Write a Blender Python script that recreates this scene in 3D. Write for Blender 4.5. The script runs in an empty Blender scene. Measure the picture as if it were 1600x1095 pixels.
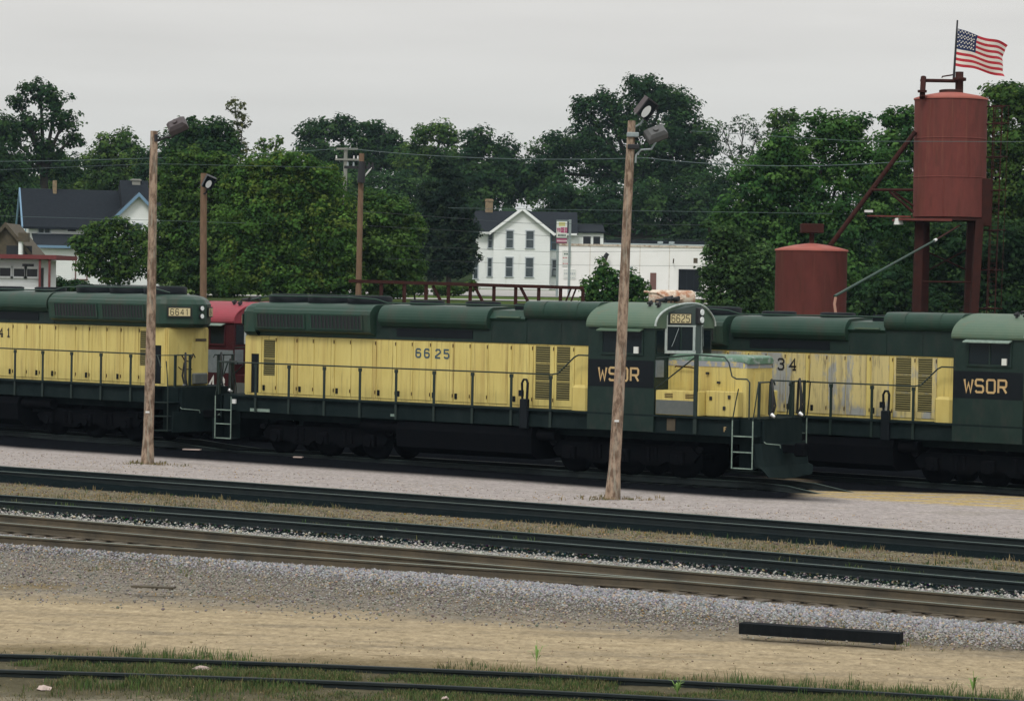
import bpy, math, random
import numpy as np
from mathutils import Vector, Matrix
random.seed(7); rng = np.random.default_rng(7)
scene = bpy.context.scene
col = scene.collection
# ------------------------------------------------------------------ camera
F_PX, ROLL, Y_HOR, CAM_H = 4332.0, 0.0178, 451.2, 5.04
PITCH = math.atan((547.5 - Y_HOR) / F_PX)
cam_d = bpy.data.cameras.new('camera'); cam = bpy.data.objects.new('camera', cam_d); col.objects.link(cam)
cam_d.sensor_fit = 'HORIZONTAL'; cam_d.sensor_width = 36; cam_d.lens = 36 * F_PX / 1600
cam_d.clip_start = 0.5; cam_d.clip_end = 6000
cam.matrix_world = Matrix.Translation((0, 0, CAM_H)) @ Matrix.Rotation(math.pi / 2 - PITCH, 4, 'X') @ Matrix.Rotation(ROLL, 4, 'Z')
scene.camera = cam
# ------------------------------------------------------------------ sky, sun, exposure
SUN_EL, SUN_ROT = math.radians(50), math.radians(200)
world = bpy.data.worlds.new('World'); scene.world = world; world.use_nodes = True
wt = world.node_tree; wt.nodes.clear()
def WN(t, **k):
    n = wt.nodes.new(t)
    for a, b in k.items(): setattr(n, a, b)
    return n
wo = WN('ShaderNodeOutputWorld'); bg = WN('ShaderNodeBackground'); bg.inputs['Strength'].default_value = 0.10
sky = WN('ShaderNodeTexSky', sky_type='NISHITA'); sky.sun_disc = False; sky.sun_elevation = SUN_EL; sky.sun_rotation = SUN_ROT
sky.air_density = 1.0; sky.dust_density = 3.0
tc = WN('ShaderNodeTexCoord'); sep = WN('ShaderNodeSeparateXYZ'); wt.links.new(tc.outputs['Generated'], sep.inputs[0])
mr = WN('ShaderNodeMapRange'); mr.inputs['From Min'].default_value = 0.0; mr.inputs['From Max'].default_value = 1.0
wt.links.new(sep.outputs['Z'], mr.inputs['Value'])
ramp = WN('ShaderNodeValToRGB')                       # overcast: the cloud deck brightens from the horizon to the zenith
ramp.color_ramp.elements[0].position = 0.0; ramp.color_ramp.elements[0].color = (6.25, 6.5, 6.4, 1)
ramp.color_ramp.elements[1].position = 1.0; ramp.color_ramp.elements[1].color = (13.2, 13.5, 13.4, 1)
e = ramp.color_ramp.elements.new(0.10); e.color = (7.2, 7.12, 6.9, 1)
wt.links.new(mr.outputs[0], ramp.inputs[0])
mp = WN('ShaderNodeMapping'); mp.inputs['Scale'].default_value = (3, 3, 26); wt.links.new(tc.outputs['Generated'], mp.inputs[0])
nz = WN('ShaderNodeTexNoise'); nz.inputs['Scale'].default_value = 1.7; nz.inputs['Detail'].default_value = 5; wt.links.new(mp.outputs[0], nz.inputs['Vector'])
mr2 = WN('ShaderNodeMapRange'); mr2.inputs['From Min'].default_value = .3; mr2.inputs['From Max'].default_value = .7
mr2.inputs['To Min'].default_value = .94; mr2.inputs['To Max'].default_value = 1.05; wt.links.new(nz.outputs['Fac'], mr2.inputs['Value'])
mul = WN('ShaderNodeVectorMath', operation='SCALE'); wt.links.new(ramp.outputs[0], mul.inputs[0]); wt.links.new(mr2.outputs[0], mul.inputs['Scale'])
mix = WN('ShaderNodeMixRGB'); mix.inputs[0].default_value = 0.965
wt.links.new(sky.outputs[0], mix.inputs[1]); wt.links.new(mul.outputs[0], mix.inputs[2])
wt.links.new(mix.outputs[0], bg.inputs['Color']); wt.links.new(bg.outputs[0], wo.inputs[0])
sd = bpy.data.lights.new('sun', 'SUN'); sd.energy = 1.35; sd.angle = math.radians(14); sd.color = (1, .96, .9)
so = bpy.data.objects.new('sun', sd); col.objects.link(so)
# sun stands behind the camera and to its left, high
so.rotation_euler = (math.radians(40), 0, math.radians(-20))
scene.view_settings.view_transform = 'Standard'; scene.view_settings.look = 'None'
scene.view_settings.exposure = 0.0; scene.view_settings.gamma = 1.0; scene.view_settings.use_curve_mapping = False
scene.render.engine = 'CYCLES'; scene.cycles.max_bounces = 5; scene.cycles.use_denoising = True
scene.cycles.transparent_max_bounces = 4

# ------------------------------------------------------------------ where a pixel of the photograph lies in the place
def ray(x, y):
    a, b = x - 800, y - 547.5
    c, s = math.cos(ROLL), math.sin(ROLL)
    u = c * a + s * b; v = -s * a + c * b
    yc = -v / F_PX
    return Vector((u / F_PX, math.cos(PITCH) + yc * math.sin(PITCH), -math.sin(PITCH) + yc * math.cos(PITCH)))
def G(x, y, z=0.0):
    r = ray(x, y); k = (z - CAM_H) / r.z; return Vector((r.x * k, r.y * k, z))
def P(x, y, D):
    r = ray(x, y); k = D / r.y; return Vector((r.x * k, D, CAM_H + r.z * k))
def gh(X, D):
    """ground height"""
    X = np.asarray(X, float); D = np.asarray(D, float)
    def ss(a, b, t):
        t = np.clip((t - a) / (b - a), 0, 1); return t * t * (3 - 2 * t)
    z = -0.17 + 0 * X
    grade = np.clip(-0.0115 * (X - 1.0), -0.45, 0.45) * ss(68, 78, D)
    z = z + grade * (1 - ss(100, 125, D))
    z = z + 4.45 * ss(118, 160, D) + 0.70 * ss(165, 290, D) + 0.02 * np.clip(D - 290, 0, 260) + .004*np.clip(D-550,0,2000)
    return z
def gz(X, D): return float(gh(X, D))

# ------------------------------------------------------------------ materials
def mat(name, rgb, rough=.7, rgb2=None, scale=6, stretch=(1, 1, 1), lo=.35, hi=.7, metal=0., bump=0., bscale=30, dirt=None, dlo=.5, dhi=.75, dscale=2.5, dstretch=(1, 1, 1), detail=6, spec=.4, streak=None):
    m = bpy.data.materials.new(name); m.use_nodes = True; t = m.node_tree; b = t.nodes['Principled BSDF']
    b.inputs['Roughness'].default_value = rough; b.inputs['Metallic'].default_value = metal
    b.inputs['Specular IOR Level'].default_value = spec
    b.inputs['Base Color'].default_value = (*rgb, 1)
    if rgb2 is None and dirt is None and not bump: return m
    tcn = t.nodes.new('ShaderNodeTexCoord')
    def noise(sc, st, det=6):
        mpn = t.nodes.new('ShaderNodeMapping'); mpn.inputs['Scale'].default_value = st; t.links.new(tcn.outputs['Object'], mpn.inputs[0])
        n = t.nodes.new('ShaderNodeTexNoise'); n.inputs['Scale'].default_value = sc; n.inputs['Detail'].default_value = det
        n.inputs['Roughness'].default_value = .65
        t.links.new(mpn.outputs[0], n.inputs['Vector']); return n.outputs['Fac']
    def rng_(s, a, c):
        r = t.nodes.new('ShaderNodeMapRange'); r.inputs['From Min'].default_value = a; r.inputs['From Max'].default_value = c; t.links.new(s, r.inputs['Value']); return r.outputs[0]
    cur = None
    if rgb2 is not None:
        mx = t.nodes.new('ShaderNodeMixRGB'); mx.inputs[1].default_value = (*rgb, 1); mx.inputs[2].default_value = (*rgb2, 1)
        t.links.new(rng_(noise(scale, stretch, detail), lo, hi), mx.inputs[0]); cur = mx.outputs[0]
    if dirt is not None:
        mx = t.nodes.new('ShaderNodeMixRGB'); mx.inputs[2].default_value = (*dirt, 1)
        if cur: t.links.new(cur, mx.inputs[1])
        else: mx.inputs[1].default_value = (*rgb, 1)
        t.links.new(rng_(noise(dscale, dstretch), dlo, dhi), mx.inputs[0]); cur = mx.outputs[0]
    if streak is not None:                      # thin runs of rust and grime down the panels
        for sc_, st_, a_, c_2, col_s in ((1.6, (3.0, .3, .10), .51, .72, streak[0]), (3.2, (3.0, .3, .10), .58, .72, streak[1])):
            mx = t.nodes.new('ShaderNodeMixRGB'); mx.inputs[2].default_value = (*col_s, 1); t.links.new(cur, mx.inputs[1])
            ma = t.nodes.new('ShaderNodeMath'); ma.operation = 'MULTIPLY'; ma.inputs[1].default_value = streak[2]
            t.links.new(rng_(noise(sc_, st_), a_, c_2), ma.inputs[0]); ma.use_clamp = True; t.links.new(ma.outputs[0], mx.inputs[0]); cur = mx.outputs[0]
    if cur: t.links.new(cur, b.inputs['Base Color'])
    if bump:
        bn = t.nodes.new('ShaderNodeBump'); bn.inputs['Strength'].default_value = bump; bn.inputs['Distance'].default_value = .03
        t.links.new(noise(bscale, (1, 1, 1)), bn.inputs['Height']); t.links.new(bn.outputs[0], b.inputs['Normal'])
    return m
M = {}
M['yellow'] = mat('yellow_paint', (.68, .57, .195), .5, (.57, .45, .135), 2.2, (1.6, 1, .25), .35, .7, dirt=(.16, .11, .04), dlo=.56, dhi=.86, dscale=3.0, dstretch=(3.4, 1, .16), streak=((.40, .26, .08), (.15, .105, .045), .62))
M['yellow_worn'] = mat('worn_yellow_paint', (.60, .50, .22), .55, (.33, .34, .32), 1.5, (1.2, 1, .45), .48, .56, dirt=(.12, .10, .06), dlo=.52, dhi=.78, dscale=4.2, dstretch=(2.4, 1, .4), streak=((.30, .25, .15), (.12, .10, .06), .7))
M['yellow_clean'] = mat('bright_yellow_paint', (.64, .53, .18), .5, (.56, .44, .13), 2, (1, 1, .3))
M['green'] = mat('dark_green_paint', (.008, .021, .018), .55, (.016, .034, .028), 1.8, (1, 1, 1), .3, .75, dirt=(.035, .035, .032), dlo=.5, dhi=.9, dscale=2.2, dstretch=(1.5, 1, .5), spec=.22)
M['green_roof'] = mat('skylit_green_roof_paint', (.062, .120, .080), .55, (.092, .135, .088), 1.5, (1, 1, 1), .3, .7, dirt=(.13, .11, .06), dlo=.55, dhi=.85, dscale=1.7)  # green paled to hold the sky light on the roofs, plus dust
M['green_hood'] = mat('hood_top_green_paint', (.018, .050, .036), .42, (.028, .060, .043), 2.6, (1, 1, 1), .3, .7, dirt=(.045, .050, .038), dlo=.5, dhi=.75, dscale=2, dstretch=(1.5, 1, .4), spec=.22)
M['band'] = mat('black_green_paint_patch', (.006, .009, .012), .6, spec=.15)
M['frame'] = mat('grimy_green_frame_paint', (.007, .014, .015), .7, (.015, .024, .024), 2.5, (1, 1, .6), .35, .7, spec=.05)
M['under'] = mat('black_running_gear', (.0035, .0045, .006), .9, (.006, .006, .007), 5, spec=.02)
M['railing'] = mat('green_railing_paint', (.011, .024, .020), .5)
M['white_edge'] = mat('white_safety_paint', (.27, .35, .30), .7, (.13, .19, .16), 14)
M['board'] = mat('number_board_cream', (.62, .53, .30), .5)
M['digit_black'] = mat('black_digit_paint', (.012, .012, .012), .5)
M['digit_blue'] = mat('dark_blue_digit_paint', (.03, .07, .11), .5, (.06, .11, .13), 25)
M['letter_gold'] = mat('faded_gold_letter_paint', (.55, .40, .19), .5, (.42, .27, .13), 12)
M['letter_white'] = mat('white_letter_paint', (.7, .7, .68), .5)
M['glass'] = mat('dark_window_glass', (.008, .014, .017), .12, spec=.16)
M['steel_gray'] = mat('gray_primer', (.20, .225, .24), .7, (.13, .16, .165), 4, spec=.2)
M['gray_box'] = mat('gray_green_box_paint', (.10, .115, .11), .6, (.13, .14, .13), 5)
M['white_trim'] = mat('worn_white_cab_trim', (.42, .47, .45), .55, (.18, .23, .21), 9, (1, 1, 1), .5, .75)
M['lamp_glass'] = mat('bright_lamp_lens', (.85, .88, .88), .15, spec=.8)
M['red'] = mat('shaded_red_paint', (.06, .013, .016), .6, (.042, .012, .014), 2, spec=.15)  # red darkened so the shade on the cab wall is in the colour
M['red_roof'] = mat('lit_red_roof_paint', (.30, .05, .068), .6, (.24, .048, .06), 2.2, spec=.2)  # same red painted brighter where the sloping roof catches light
M['silver'] = mat('bare_metal', (.75, .75, .75), .35, metal=.4)
M['rubber'] = mat('black_rubber_hose', (.012, .014, .015), .6)
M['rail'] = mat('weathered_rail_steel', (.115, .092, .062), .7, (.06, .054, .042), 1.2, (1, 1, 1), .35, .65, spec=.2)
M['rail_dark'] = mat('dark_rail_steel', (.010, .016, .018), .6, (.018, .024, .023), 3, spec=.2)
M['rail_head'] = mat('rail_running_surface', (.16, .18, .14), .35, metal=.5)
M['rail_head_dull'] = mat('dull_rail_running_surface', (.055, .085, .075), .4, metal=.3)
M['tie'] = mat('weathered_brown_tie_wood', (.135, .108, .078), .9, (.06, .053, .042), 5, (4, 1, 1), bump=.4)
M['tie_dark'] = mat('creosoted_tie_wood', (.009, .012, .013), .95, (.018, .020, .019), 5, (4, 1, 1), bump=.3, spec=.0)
M['tie_black'] = mat('fresh_creosote_wood', (.005, .007, .009), .85, (.010, .012, .014), 4, (4, 1, 1), bump=.3, spec=.1)
M['pole'] = mat('weathered_pole_wood', (.37, .27, .195), .85, (.14, .09, .06), 3.0, (2.6, 2.6, 1.0), .42, .58, dirt=(.34, .33, .27), dlo=.52, dhi=.72, dscale=4, dstretch=(4, 4, .35), bump=.5, bscale=18)
M['pole_brown'] = mat('brown_pole_wood', (.20, .125, .075), .85, (.13, .08, .05), 5, (2, 2, .5), bump=.4, bscale=18)
M['pole_gray'] = mat('gray_pole_wood', (.26, .26, .23), .85, (.18, .19, .17), 5, (2, 2, .4))
M['lamp_case'] = mat('purple_gray_lamp_housing', (.085, .072, .076), .6, (.11, .095, .098), 6, spec=.2)
M['lamp_case2'] = mat('gray_lamp_housing', (.10, .105, .107), .6, (.13, .13, .13), 6, spec=.2)
M['black_metal'] = mat('black_metal', (.016, .017, .02), .5)
M['galv'] = mat('galvanised_metal', (.22, .27, .28), .5, (.3, .34, .34), 10)
M['rust_red'] = mat('red_oxide_paint', (.165, .048, .040), .75, (.13, .040, .034), 3.5, (1, 1, .5), .35, .7, dirt=(.095, .035, .026), dlo=.5, dhi=.8, dscale=2.4, dstretch=(1.6, 1.6, .3), spec=.15, streak=((.11, .05, .035), (.23, .085, .06), .5))
M['rust_dark'] = mat('dark_red_oxide_paint', (.055, .021, .017), .85, (.034, .017, .015), 4, spec=.06)
M['rust_top'] = mat('faded_red_oxide_top', (.36, .10, .075), .7, (.28, .085, .065), 3)
M['white_wall'] = mat('white_clapboard_paint', (.84, .86, .86), .7, (.78, .81, .81), 1.2, (1, 1, 3), .4, .8, dirt=(.55, .55, .50), dlo=.6, dhi=.95, dscale=.6, dstretch=(2, 2, .3))
M['white_block'] = mat('white_painted_block_wall', (.84, .84, .82), .75, (.77, .77, .74), .9, (1, 1, 2), .4, .8, dirt=(.48, .43, .34), dlo=.62, dhi=.9, dscale=1.2, dstretch=(1.5, 1.5, .25))
M['stain'] = mat('rust_stained_parapet', (.55, .50, .42), .8, (.24, .14, .08), 3.5, (1, 1, 1), .45, .68)
M['roof_dark'] = mat('dark_shingle_roof', (.012, .016, .021), .9, (.018, .022, .028), 4, bump=.3, spec=.15)
M['blue_trim'] = mat('light_blue_trim', (.17, .28, .40), .7, spec=.2)
M['gray_trim'] = mat('gray_window_trim', (.42, .46, .50), .6)
M['brick_chimney'] = mat('tan_brick_chimney', (.30, .22, .13), .85, (.14, .11, .07), 4)
M['gray_chimney'] = mat('gray_chimney_render', (.24, .24, .22), .85)
M['win'] = mat('window_dark_glass', (.03, .042, .048), .12, (.07, .09, .10), 1.1, spec=.6)
M['win_black'] = mat('black_opening_glass', (.012, .015, .02), .2)
M['brown_door'] = mat('brown_wood_door', (.15, .075, .065), .7)
M['tan_wood'] = mat('weathered_tan_boards', (.10, .08, .052), .85, (.06, .05, .035), 4)
M['shed_roof'] = mat('dark_red_shed_fascia', (.16, .035, .035), .7)
M['sign_white'] = mat('sign_white_face', (.68, .70, .66), .5)
M['sign_purple'] = mat('sign_magenta_band', (.36, .05, .15), .5)
M['sign_yellow'] = mat('sign_yellow_print', (.55, .52, .22), .5)
M['sign_green'] = mat('sign_dark_green_print', (.05, .10, .08), .5)
M['sign_red'] = mat('sign_red_print', (.45, .10, .12), .5)
M['sign_gray'] = mat('sign_gray_print', (.38, .42, .44), .5)
M['flag_red'] = mat('flag_red_cloth', (.50, .03, .045), .8)
M['flag_white'] = mat('flag_white_cloth', (.80, .76, .68), .8)
M['flag_blue'] = mat('flag_blue_cloth', (.02, .035, .10), .8)
M['bark'] = mat('dark_tree_bark', (.035, .030, .025), .95, (.055, .05, .042), 6)
M['bark_pale'] = mat('pale_tree_bark', (.15, .15, .12), .95, (.10, .10, .08), 6)
M['rust_white'] = mat('rust_stained_white_paint', (.66, .58, .47), .7, (.36, .15, .07), 3.2, (1, 1, 1), .42, .62)
M['litter'] = mat('pale_scrap', (.48, .38, .34), .85)
M['road'] = mat('pale_gravel_road', (.36, .35, .33), .95, (.30, .29, .27), .3)
M['wire'] = mat('pale_weathered_wire', (.09, .13, .13), .6)
M['wire_dark'] = mat('dark_wire', (.05, .06, .065), .6)

# ------------------------------------------------------------------ mesh builder
def tag(o, label=None, cat=None, group=None, kind=None):
    if label: o['label'] = label
    if cat: o['category'] = cat
    if group: o['group'] = group
    if kind: o['kind'] = kind
    return o
def empty(name, loc=(0, 0, 0), rz=0.0):
    o = bpy.data.objects.new(name, None); o.empty_display_size = .3; col.objects.link(o); o.location = loc; o.rotation_euler = (0, 0, rz); return o
class MB:
    def __init__(s): s.v = []; s.f = []; s.mi = []; s.sm = []; s.mats = []
    def _m(s, m):
        if m not in s.mats: s.mats.append(m)
        return s.mats.index(m)
    def add(s, vs, fs, m=None, smooth=False):
        b = len(s.v); s.v += [tuple(p) for p in vs]; k = s._m(m) if m else 0
        for f in fs: s.f.append([b + i for i in f]); s.mi.append(k); s.sm.append(smooth)
        return s
    def box(s, x0, x1, y0, y1, z0, z1, m=None, T=None):
        vs = [Vector((x, y, z)) for z in (z0, z1) for y in (y0, y1) for x in (x0, x1)]
        if T is not None: vs = [T @ v for v in vs]
        return s.add(vs, [(0, 2, 3, 1), (4, 5, 7, 6), (0, 1, 5, 4), (2, 6, 7, 3), (0, 4, 6, 2), (1, 3, 7, 5)], m)
    def bbox(s, x0, x1, y0, y1, z0, z1, b=.01, m=None):
        """box whose edges are chamfered by b"""
        prof = [(x0 + b, y0), (x1 - b, y0), (x1, y0 + b), (x1, y1 - b), (x1 - b, y1), (x0 + b, y1), (x0, y1 - b), (x0, y0 + b)]
        cx, cy = (x0 + x1) / 2, (y0 + y1) / 2
        ins = [(p[0] + (b if p[0] < cx else -b) * .7, p[1] + (b if p[1] < cy else -b) * .7) for p in prof]
        rings = [[(x, y, z0) for x, y in ins], [(x, y, z0 + b) for x, y in prof], [(x, y, z1 - b) for x, y in prof], [(x, y, z1) for x, y in ins]]
        vs = [p for r in rings for p in r]; fs = [tuple(reversed(range(8))), tuple(range(24, 32))]
        for k in range(3):
            for i in range(8):
                j = (i + 1) % 8; fs.append((k * 8 + i, k * 8 + j, k * 8 + 8 + j, k * 8 + 8 + i))
        return s.add(vs, fs, m)
    def tube(s, p0, p1, r0, r1=None, n=8, m=None, caps=True, smooth=True):
        p0 = Vector(p0); p1 = Vector(p1); r1 = r0 if r1 is None else r1
        d = (p1 - p0)
        if d.length < 1e-6: return s
        d.normalize(); a = d.orthogonal().normalized(); b = d.cross(a)
        vs = []
        for p, r in ((p0, r0), (p1, r1)):
            for i in range(n):
                t = 2 * math.pi * i / n; vs.append(p + a * (math.cos(t) * r) + b * (math.sin(t) * r))
        fs = [(i, (i + 1) % n, n + (i + 1) % n, n + i) for i in range(n)]
        s.add(vs, fs, m, smooth)
        if caps: s.add(vs, [tuple(reversed(range(n))), tuple(range(n, 2 * n))], m)
        return s
    def path(s, pts, r, n=6, m=None):
        pts = [Vector(p) for p in pts]; N = len(pts); rr = r if isinstance(r, (list, tuple)) else [r] * N
        vs = []; a = None
        for k in range(N):
            d = (pts[min(k + 1, N - 1)] - pts[max(k - 1, 0)]).normalized()
            if a is None: a = d.orthogonal().normalized()
            else:
                a = a - d * a.dot(d)
                a = a.normalized() if a.length > 1e-5 else d.orthogonal().normalized()
            b = d.cross(a)
            for i in range(n):
                t = 2 * math.pi * i / n; vs.append(pts[k] + a * (math.cos(t) * rr[k]) + b * (math.sin(t) * rr[k]))
        fs = [(k * n + i, k * n + (i + 1) % n, (k + 1) * n + (i + 1) % n, (k + 1) * n + i) for k in range(N - 1) for i in range(n)]
        s.add(vs, fs, m, True); s.add(vs, [tuple(reversed(range(n))), tuple(range((N - 1) * n, N * n))], m); return s
    def prism(s, prof, x0, x1, axis='x', m=None, smooth=False):
        """closed profile of (a,b) pairs extruded along an axis; a,b are the other two axes"""
        n = len(prof)
        def pt(a, b, c):
            return {'x': (c, a, b), 'y': (a, c, b), 'z': (a, b, c)}[axis]
        vs = [pt(a, b, x0) for a, b in prof] + [pt(a, b, x1) for a, b in prof]
        s.add(vs, [(i, (i + 1) % n, n + (i + 1) % n, n + i) for i in range(n)], m, smooth)
        s.add(vs, [tuple(reversed(range(n))), tuple(range(n, 2 * n))], m); return s
    def lathe(s, prof, c=(0, 0, 0), n=32, m=None, smooth=True):
        vs = []; fs = []
        for r, z in prof:
            for i in range(n):
                t = 2 * math.pi * i / n; vs.append((c[0] + r * math.cos(t), c[1] + r * math.sin(t), c[2] + z))
        for k in range(len(prof) - 1):
            for i in range(n): fs.append((k * n + i, k * n + (i + 1) % n, (k + 1) * n + (i + 1) % n, (k + 1) * n + i))
        s.add(vs, fs, m, smooth); s.add(vs, [tuple(reversed(range(n))), tuple(range((len(prof) - 1) * n, len(prof) * n))], m); return s
    def mesh(s, name, m=None):
        me = bpy.data.meshes.new(name); me.from_pydata(s.v, [], s.f)
        if s.mats:
            for k in s.mats: me.materials.append(M[k] if isinstance(k, str) else k)
            me.polygons.foreach_set('material_index', s.mi)
        elif m: me.materials.append(M[m] if isinstance(m, str) else m)
        me.polygons.foreach_set('use_smooth', s.sm); me.update(); return me
    def build(s, name, m=None, parent=None):
        o = bpy.data.objects.new(name, s.mesh(name, m)); col.objects.link(o); o.parent = parent; return o
def inst(name, me, parent, loc=(0, 0, 0), rot=(0, 0, 0), scale=(1, 1, 1)):
    o = bpy.data.objects.new(name, me); col.objects.link(o); o.parent = parent; o.location = loc; o.rotation_euler = rot; o.scale = scale; return o
def B(name, m, parent, *a, b=0):
    mb = MB()
    (mb.bbox(*a, b=b) if b else mb.box(*a))
    return mb.build(name, m, parent)
def copy_tree(o, parent=None):
    c = o.copy(); col.objects.link(c); c.parent = parent
    for ch in list(o.children): copy_tree(ch, c)
    return c
# ------------------------------------------------------------------ stroke lettering
c_ = .18
GL = {
 '6': [[(.85, .82), (.85 - c_, 1), (c_, 1), (0, 1 - c_), (0, c_), (c_, 0), (.85 - c_, 0), (.85, c_), (.85, .5 - c_ * .4), (.85 - c_, .56), (.02, .56)]],
 '2': [[(0, .8), (c_, 1), (.85 - c_, 1), (.85, 1 - c_), (.85, .62), (0, .18), (0, 0), (.85, 0)]],
 '5': [[(.85, 1), (0, 1), (0, .58), (.85 - c_, .58), (.85, .58 - c_), (.85, c_), (.85 - c_, 0), (c_, 0), (0, .16)]],
 '4': [[(.65, 0), (.65, 1), (0, .3), (.9, .3)]],
 '1': [[(.42, 0), (.42, 1), (.2, .8)]],
 '3': [[(0, .84), (c_, 1), (.8 - c_, 1), (.8, .86), (.8, .66), (.55, .54), (.25, .54)], [(.55, .54), (.8, .4), (.8, .16), (.8 - c_, 0), (c_, 0), (0, .16)]],
 '8': [[(.25, .54), (.05, .68), (.05, .86), (.22, 1), (.6, 1), (.78, .86), (.78, .68), (.58, .54), (.25, .54), (0, .38), (0, .16), (.2, 0), (.65, 0), (.85, .16), (.85, .38), (.58, .54)]],
 'W': [[(0, 1), (.22, 0), (.46, .7), (.70, 0), (.92, 1)]],
 'S': [[(.85, .86), (.72, 1), (.12, 1), (0, .88), (0, .62), (.12, .52), (.72, .5), (.85, .38), (.85, .12), (.72, 0), (.12, 0), (0, .14)]],
 'O': [[(.12, 0), (0, .12), (0, .88), (.12, 1), (.75, 1), (.87, .88), (.87, .12), (.75, 0), (.12, 0)]],
 'R': [[(0, 0), (0, 1), (.75, 1), (.87, .88), (.87, .58), (.75, .46), (.06, .46)], [(.5, .46), (.9, 0)]],
 'F': [[(0, 0), (0, 1), (.7, 1)], [(0, .55), (.55, .55)]],
 'V': [[(0, 1), (.42, 0), (.84, 1)]], 'I': [[(.3, 0), (.3, 1)]],
 'D': [[(0, 0), (0, 1), (.55, 1), (.82, .75), (.82, .25), (.55, 0), (0, 0)]],
 'E': [[(.75, 1), (0, 1), (0, 0), (.75, 0)], [(0, .52), (.6, .52)]],
}
SERIF = {'4': [[(.4, 0), (.9, 0)]], '1': [[(.15, 0), (.7, 0)]]}
def lettering(text, o, right, up, h, m, name, parent, w=.16, adv=None, aspect=.72, serif=False, gaps=None):
    """flat painted characters: ribbons of width w*h along strokes, lying at o in the plane right/up"""
    mb = MB(); right = Vector(right).normalized(); up = Vector(up).normalized(); nrm = right.cross(up)
    x = 0; lay = 0
    for k, ch in enumerate(text):
        if ch != ' ':
            strokes = list(GL[ch]) + (SERIF.get(ch, []) if serif else [])
            for st in strokes:
                pts = [Vector((x + p[0] * h * aspect, p[1] * h)) for p in st]; n = len(pts); hw = w * h / 2
                closed = (pts[0] - pts[-1]).length < 1e-6
                L = []; R = []
                for i in range(n):
                    if closed and i in (0, n - 1): a, c = pts[n - 2], pts[1]
                    else: a, c = pts[max(i - 1, 0)], pts[min(i + 1, n - 1)]
                    p = pts[i]; d1 = (p - a); d2 = (c - p)
                    d1 = d1.normalized() if d1.length > 1e-9 else d2.normalized(); d2 = d2.normalized() if d2.length > 1e-9 else d1
                    n1 = Vector((-d1.y, d1.x)); n2 = Vector((-d2.y, d2.x)); mm = (n1 + n2)
                    mm = n1 if mm.length < .3 else mm.normalized(); k2 = hw / max(.5, mm.dot(n1))
                    L.append(p + mm * k2); R.append(p - mm * k2)
                lay = (lay + 1) % 7
                def w3(q): return Vector(o) + right * q.x + up * q.y + nrm * (.0012 * lay)
                vs = [w3(q) for q in L] + [w3(q) for q in R]
                mb.add(vs, [(i, n + i, n + i + 1, i + 1) for i in range(n - 1)])
        x += (adv or h * aspect * 1.28) + ((gaps or {}).get(k, 0))
    return mb.build(name, m, parent)

# ------------------------------------------------------------------ locomotives
def hood_roof(mb, x0, x1, half, m, n=1): # half: list of (y,z) from lower side to the roof middle
    prof = [(-y, z) for y, z in half] + [(y, z) for y, z in reversed(half) if y > 1e-6]
    mb.prism(prof, x0, x1, 'x', m, False)
def arc(cy, cz, ry, rz, a0, a1, n):
    return [(cy + ry * math.cos(math.radians(a0 + (a1 - a0) * i / n)), cz + rz * math.sin(math.radians(a0 + (a1 - a0) * i / n))) for i in range(n + 1)]
SEAMS = [-17.93, -17.36, -16.78, -15.98, -15.36, -14.58, -13.97, -13.04, -12.31, -11.71, -11.06, -10.26, -9.66, -9.06, -8.24, -7.51, -6.80, -6.13]
wheel_me = None; stan_me = None
def make_truck(parent, xc, s):
    t = empty('truck', (0, 0, 0)); t.parent = parent
    f = MB()
    for sy in (-1, 1):
        f.prism([(xc - 2.35, .62), (xc - 2.1, .86), (xc + 2.1, .86), (xc + 2.35, .62), (xc + 2.2, .42), (xc + 1.35, .42), (xc + 1.1, .30), (xc + .6, .30), (xc + .4, .44), (xc - .4, .44), (xc - .6, .30), (xc - 1.1, .30), (xc - 1.35, .42), (xc - 2.2, .42)], sy * 1.0 - .07, sy * 1.0 + .07, 'y')
        for a in (-1.75, 0, 1.75):
            f.bbox(xc + a - .2, xc + a + .2, sy * 1.12 - .1, sy * 1.12 + .1, .36, .72, .03)
            f.tube((xc + a, sy * 1.2, .5), (xc + a, sy * 1.27, .5), .13, n=10)
        for a in (-.9, .9):
            for q in (-.12, .12): f.tube((xc + a + q, sy * 1.1, .42), (xc + a + q, sy * 1.1, .80), .07, n=8)
        for a in (-2.35, 2.35): f.tube((xc + a, sy * .95, .80), (xc + a + .1, sy * 1.2, .80), .09, n=8)
    f.build('side_frame', 'under', t)
    for a in (-1.75, 0, 1.75):
        w = MB()
        for sy in (-1, 1):
            w.lathe([(.3, 0), (.46, .0), (.48, .05), (.51, .07), (.51, .10), (.56, .11), (.56, .14), (.3, .14)], n=22)
        # lathe runs along z: turn so the axle lies across the track
        w2 = MB()
        half = len(w.v) // 2
        for i, p in enumerate(w.v):
            sy = -1 if i < half else 1
            w2.v.append((xc + a + p[0], sy * (.86 - p[2]), .5 + p[1]))
        w2.f = w.f; w2.mi = w.mi; w2.sm = w.sm
        w2.tube((xc + a, -.8, .5), (xc + a, .8, .5), .09, n=8)
        w2.build('wheelset', 'under', t)
    return t
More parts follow.
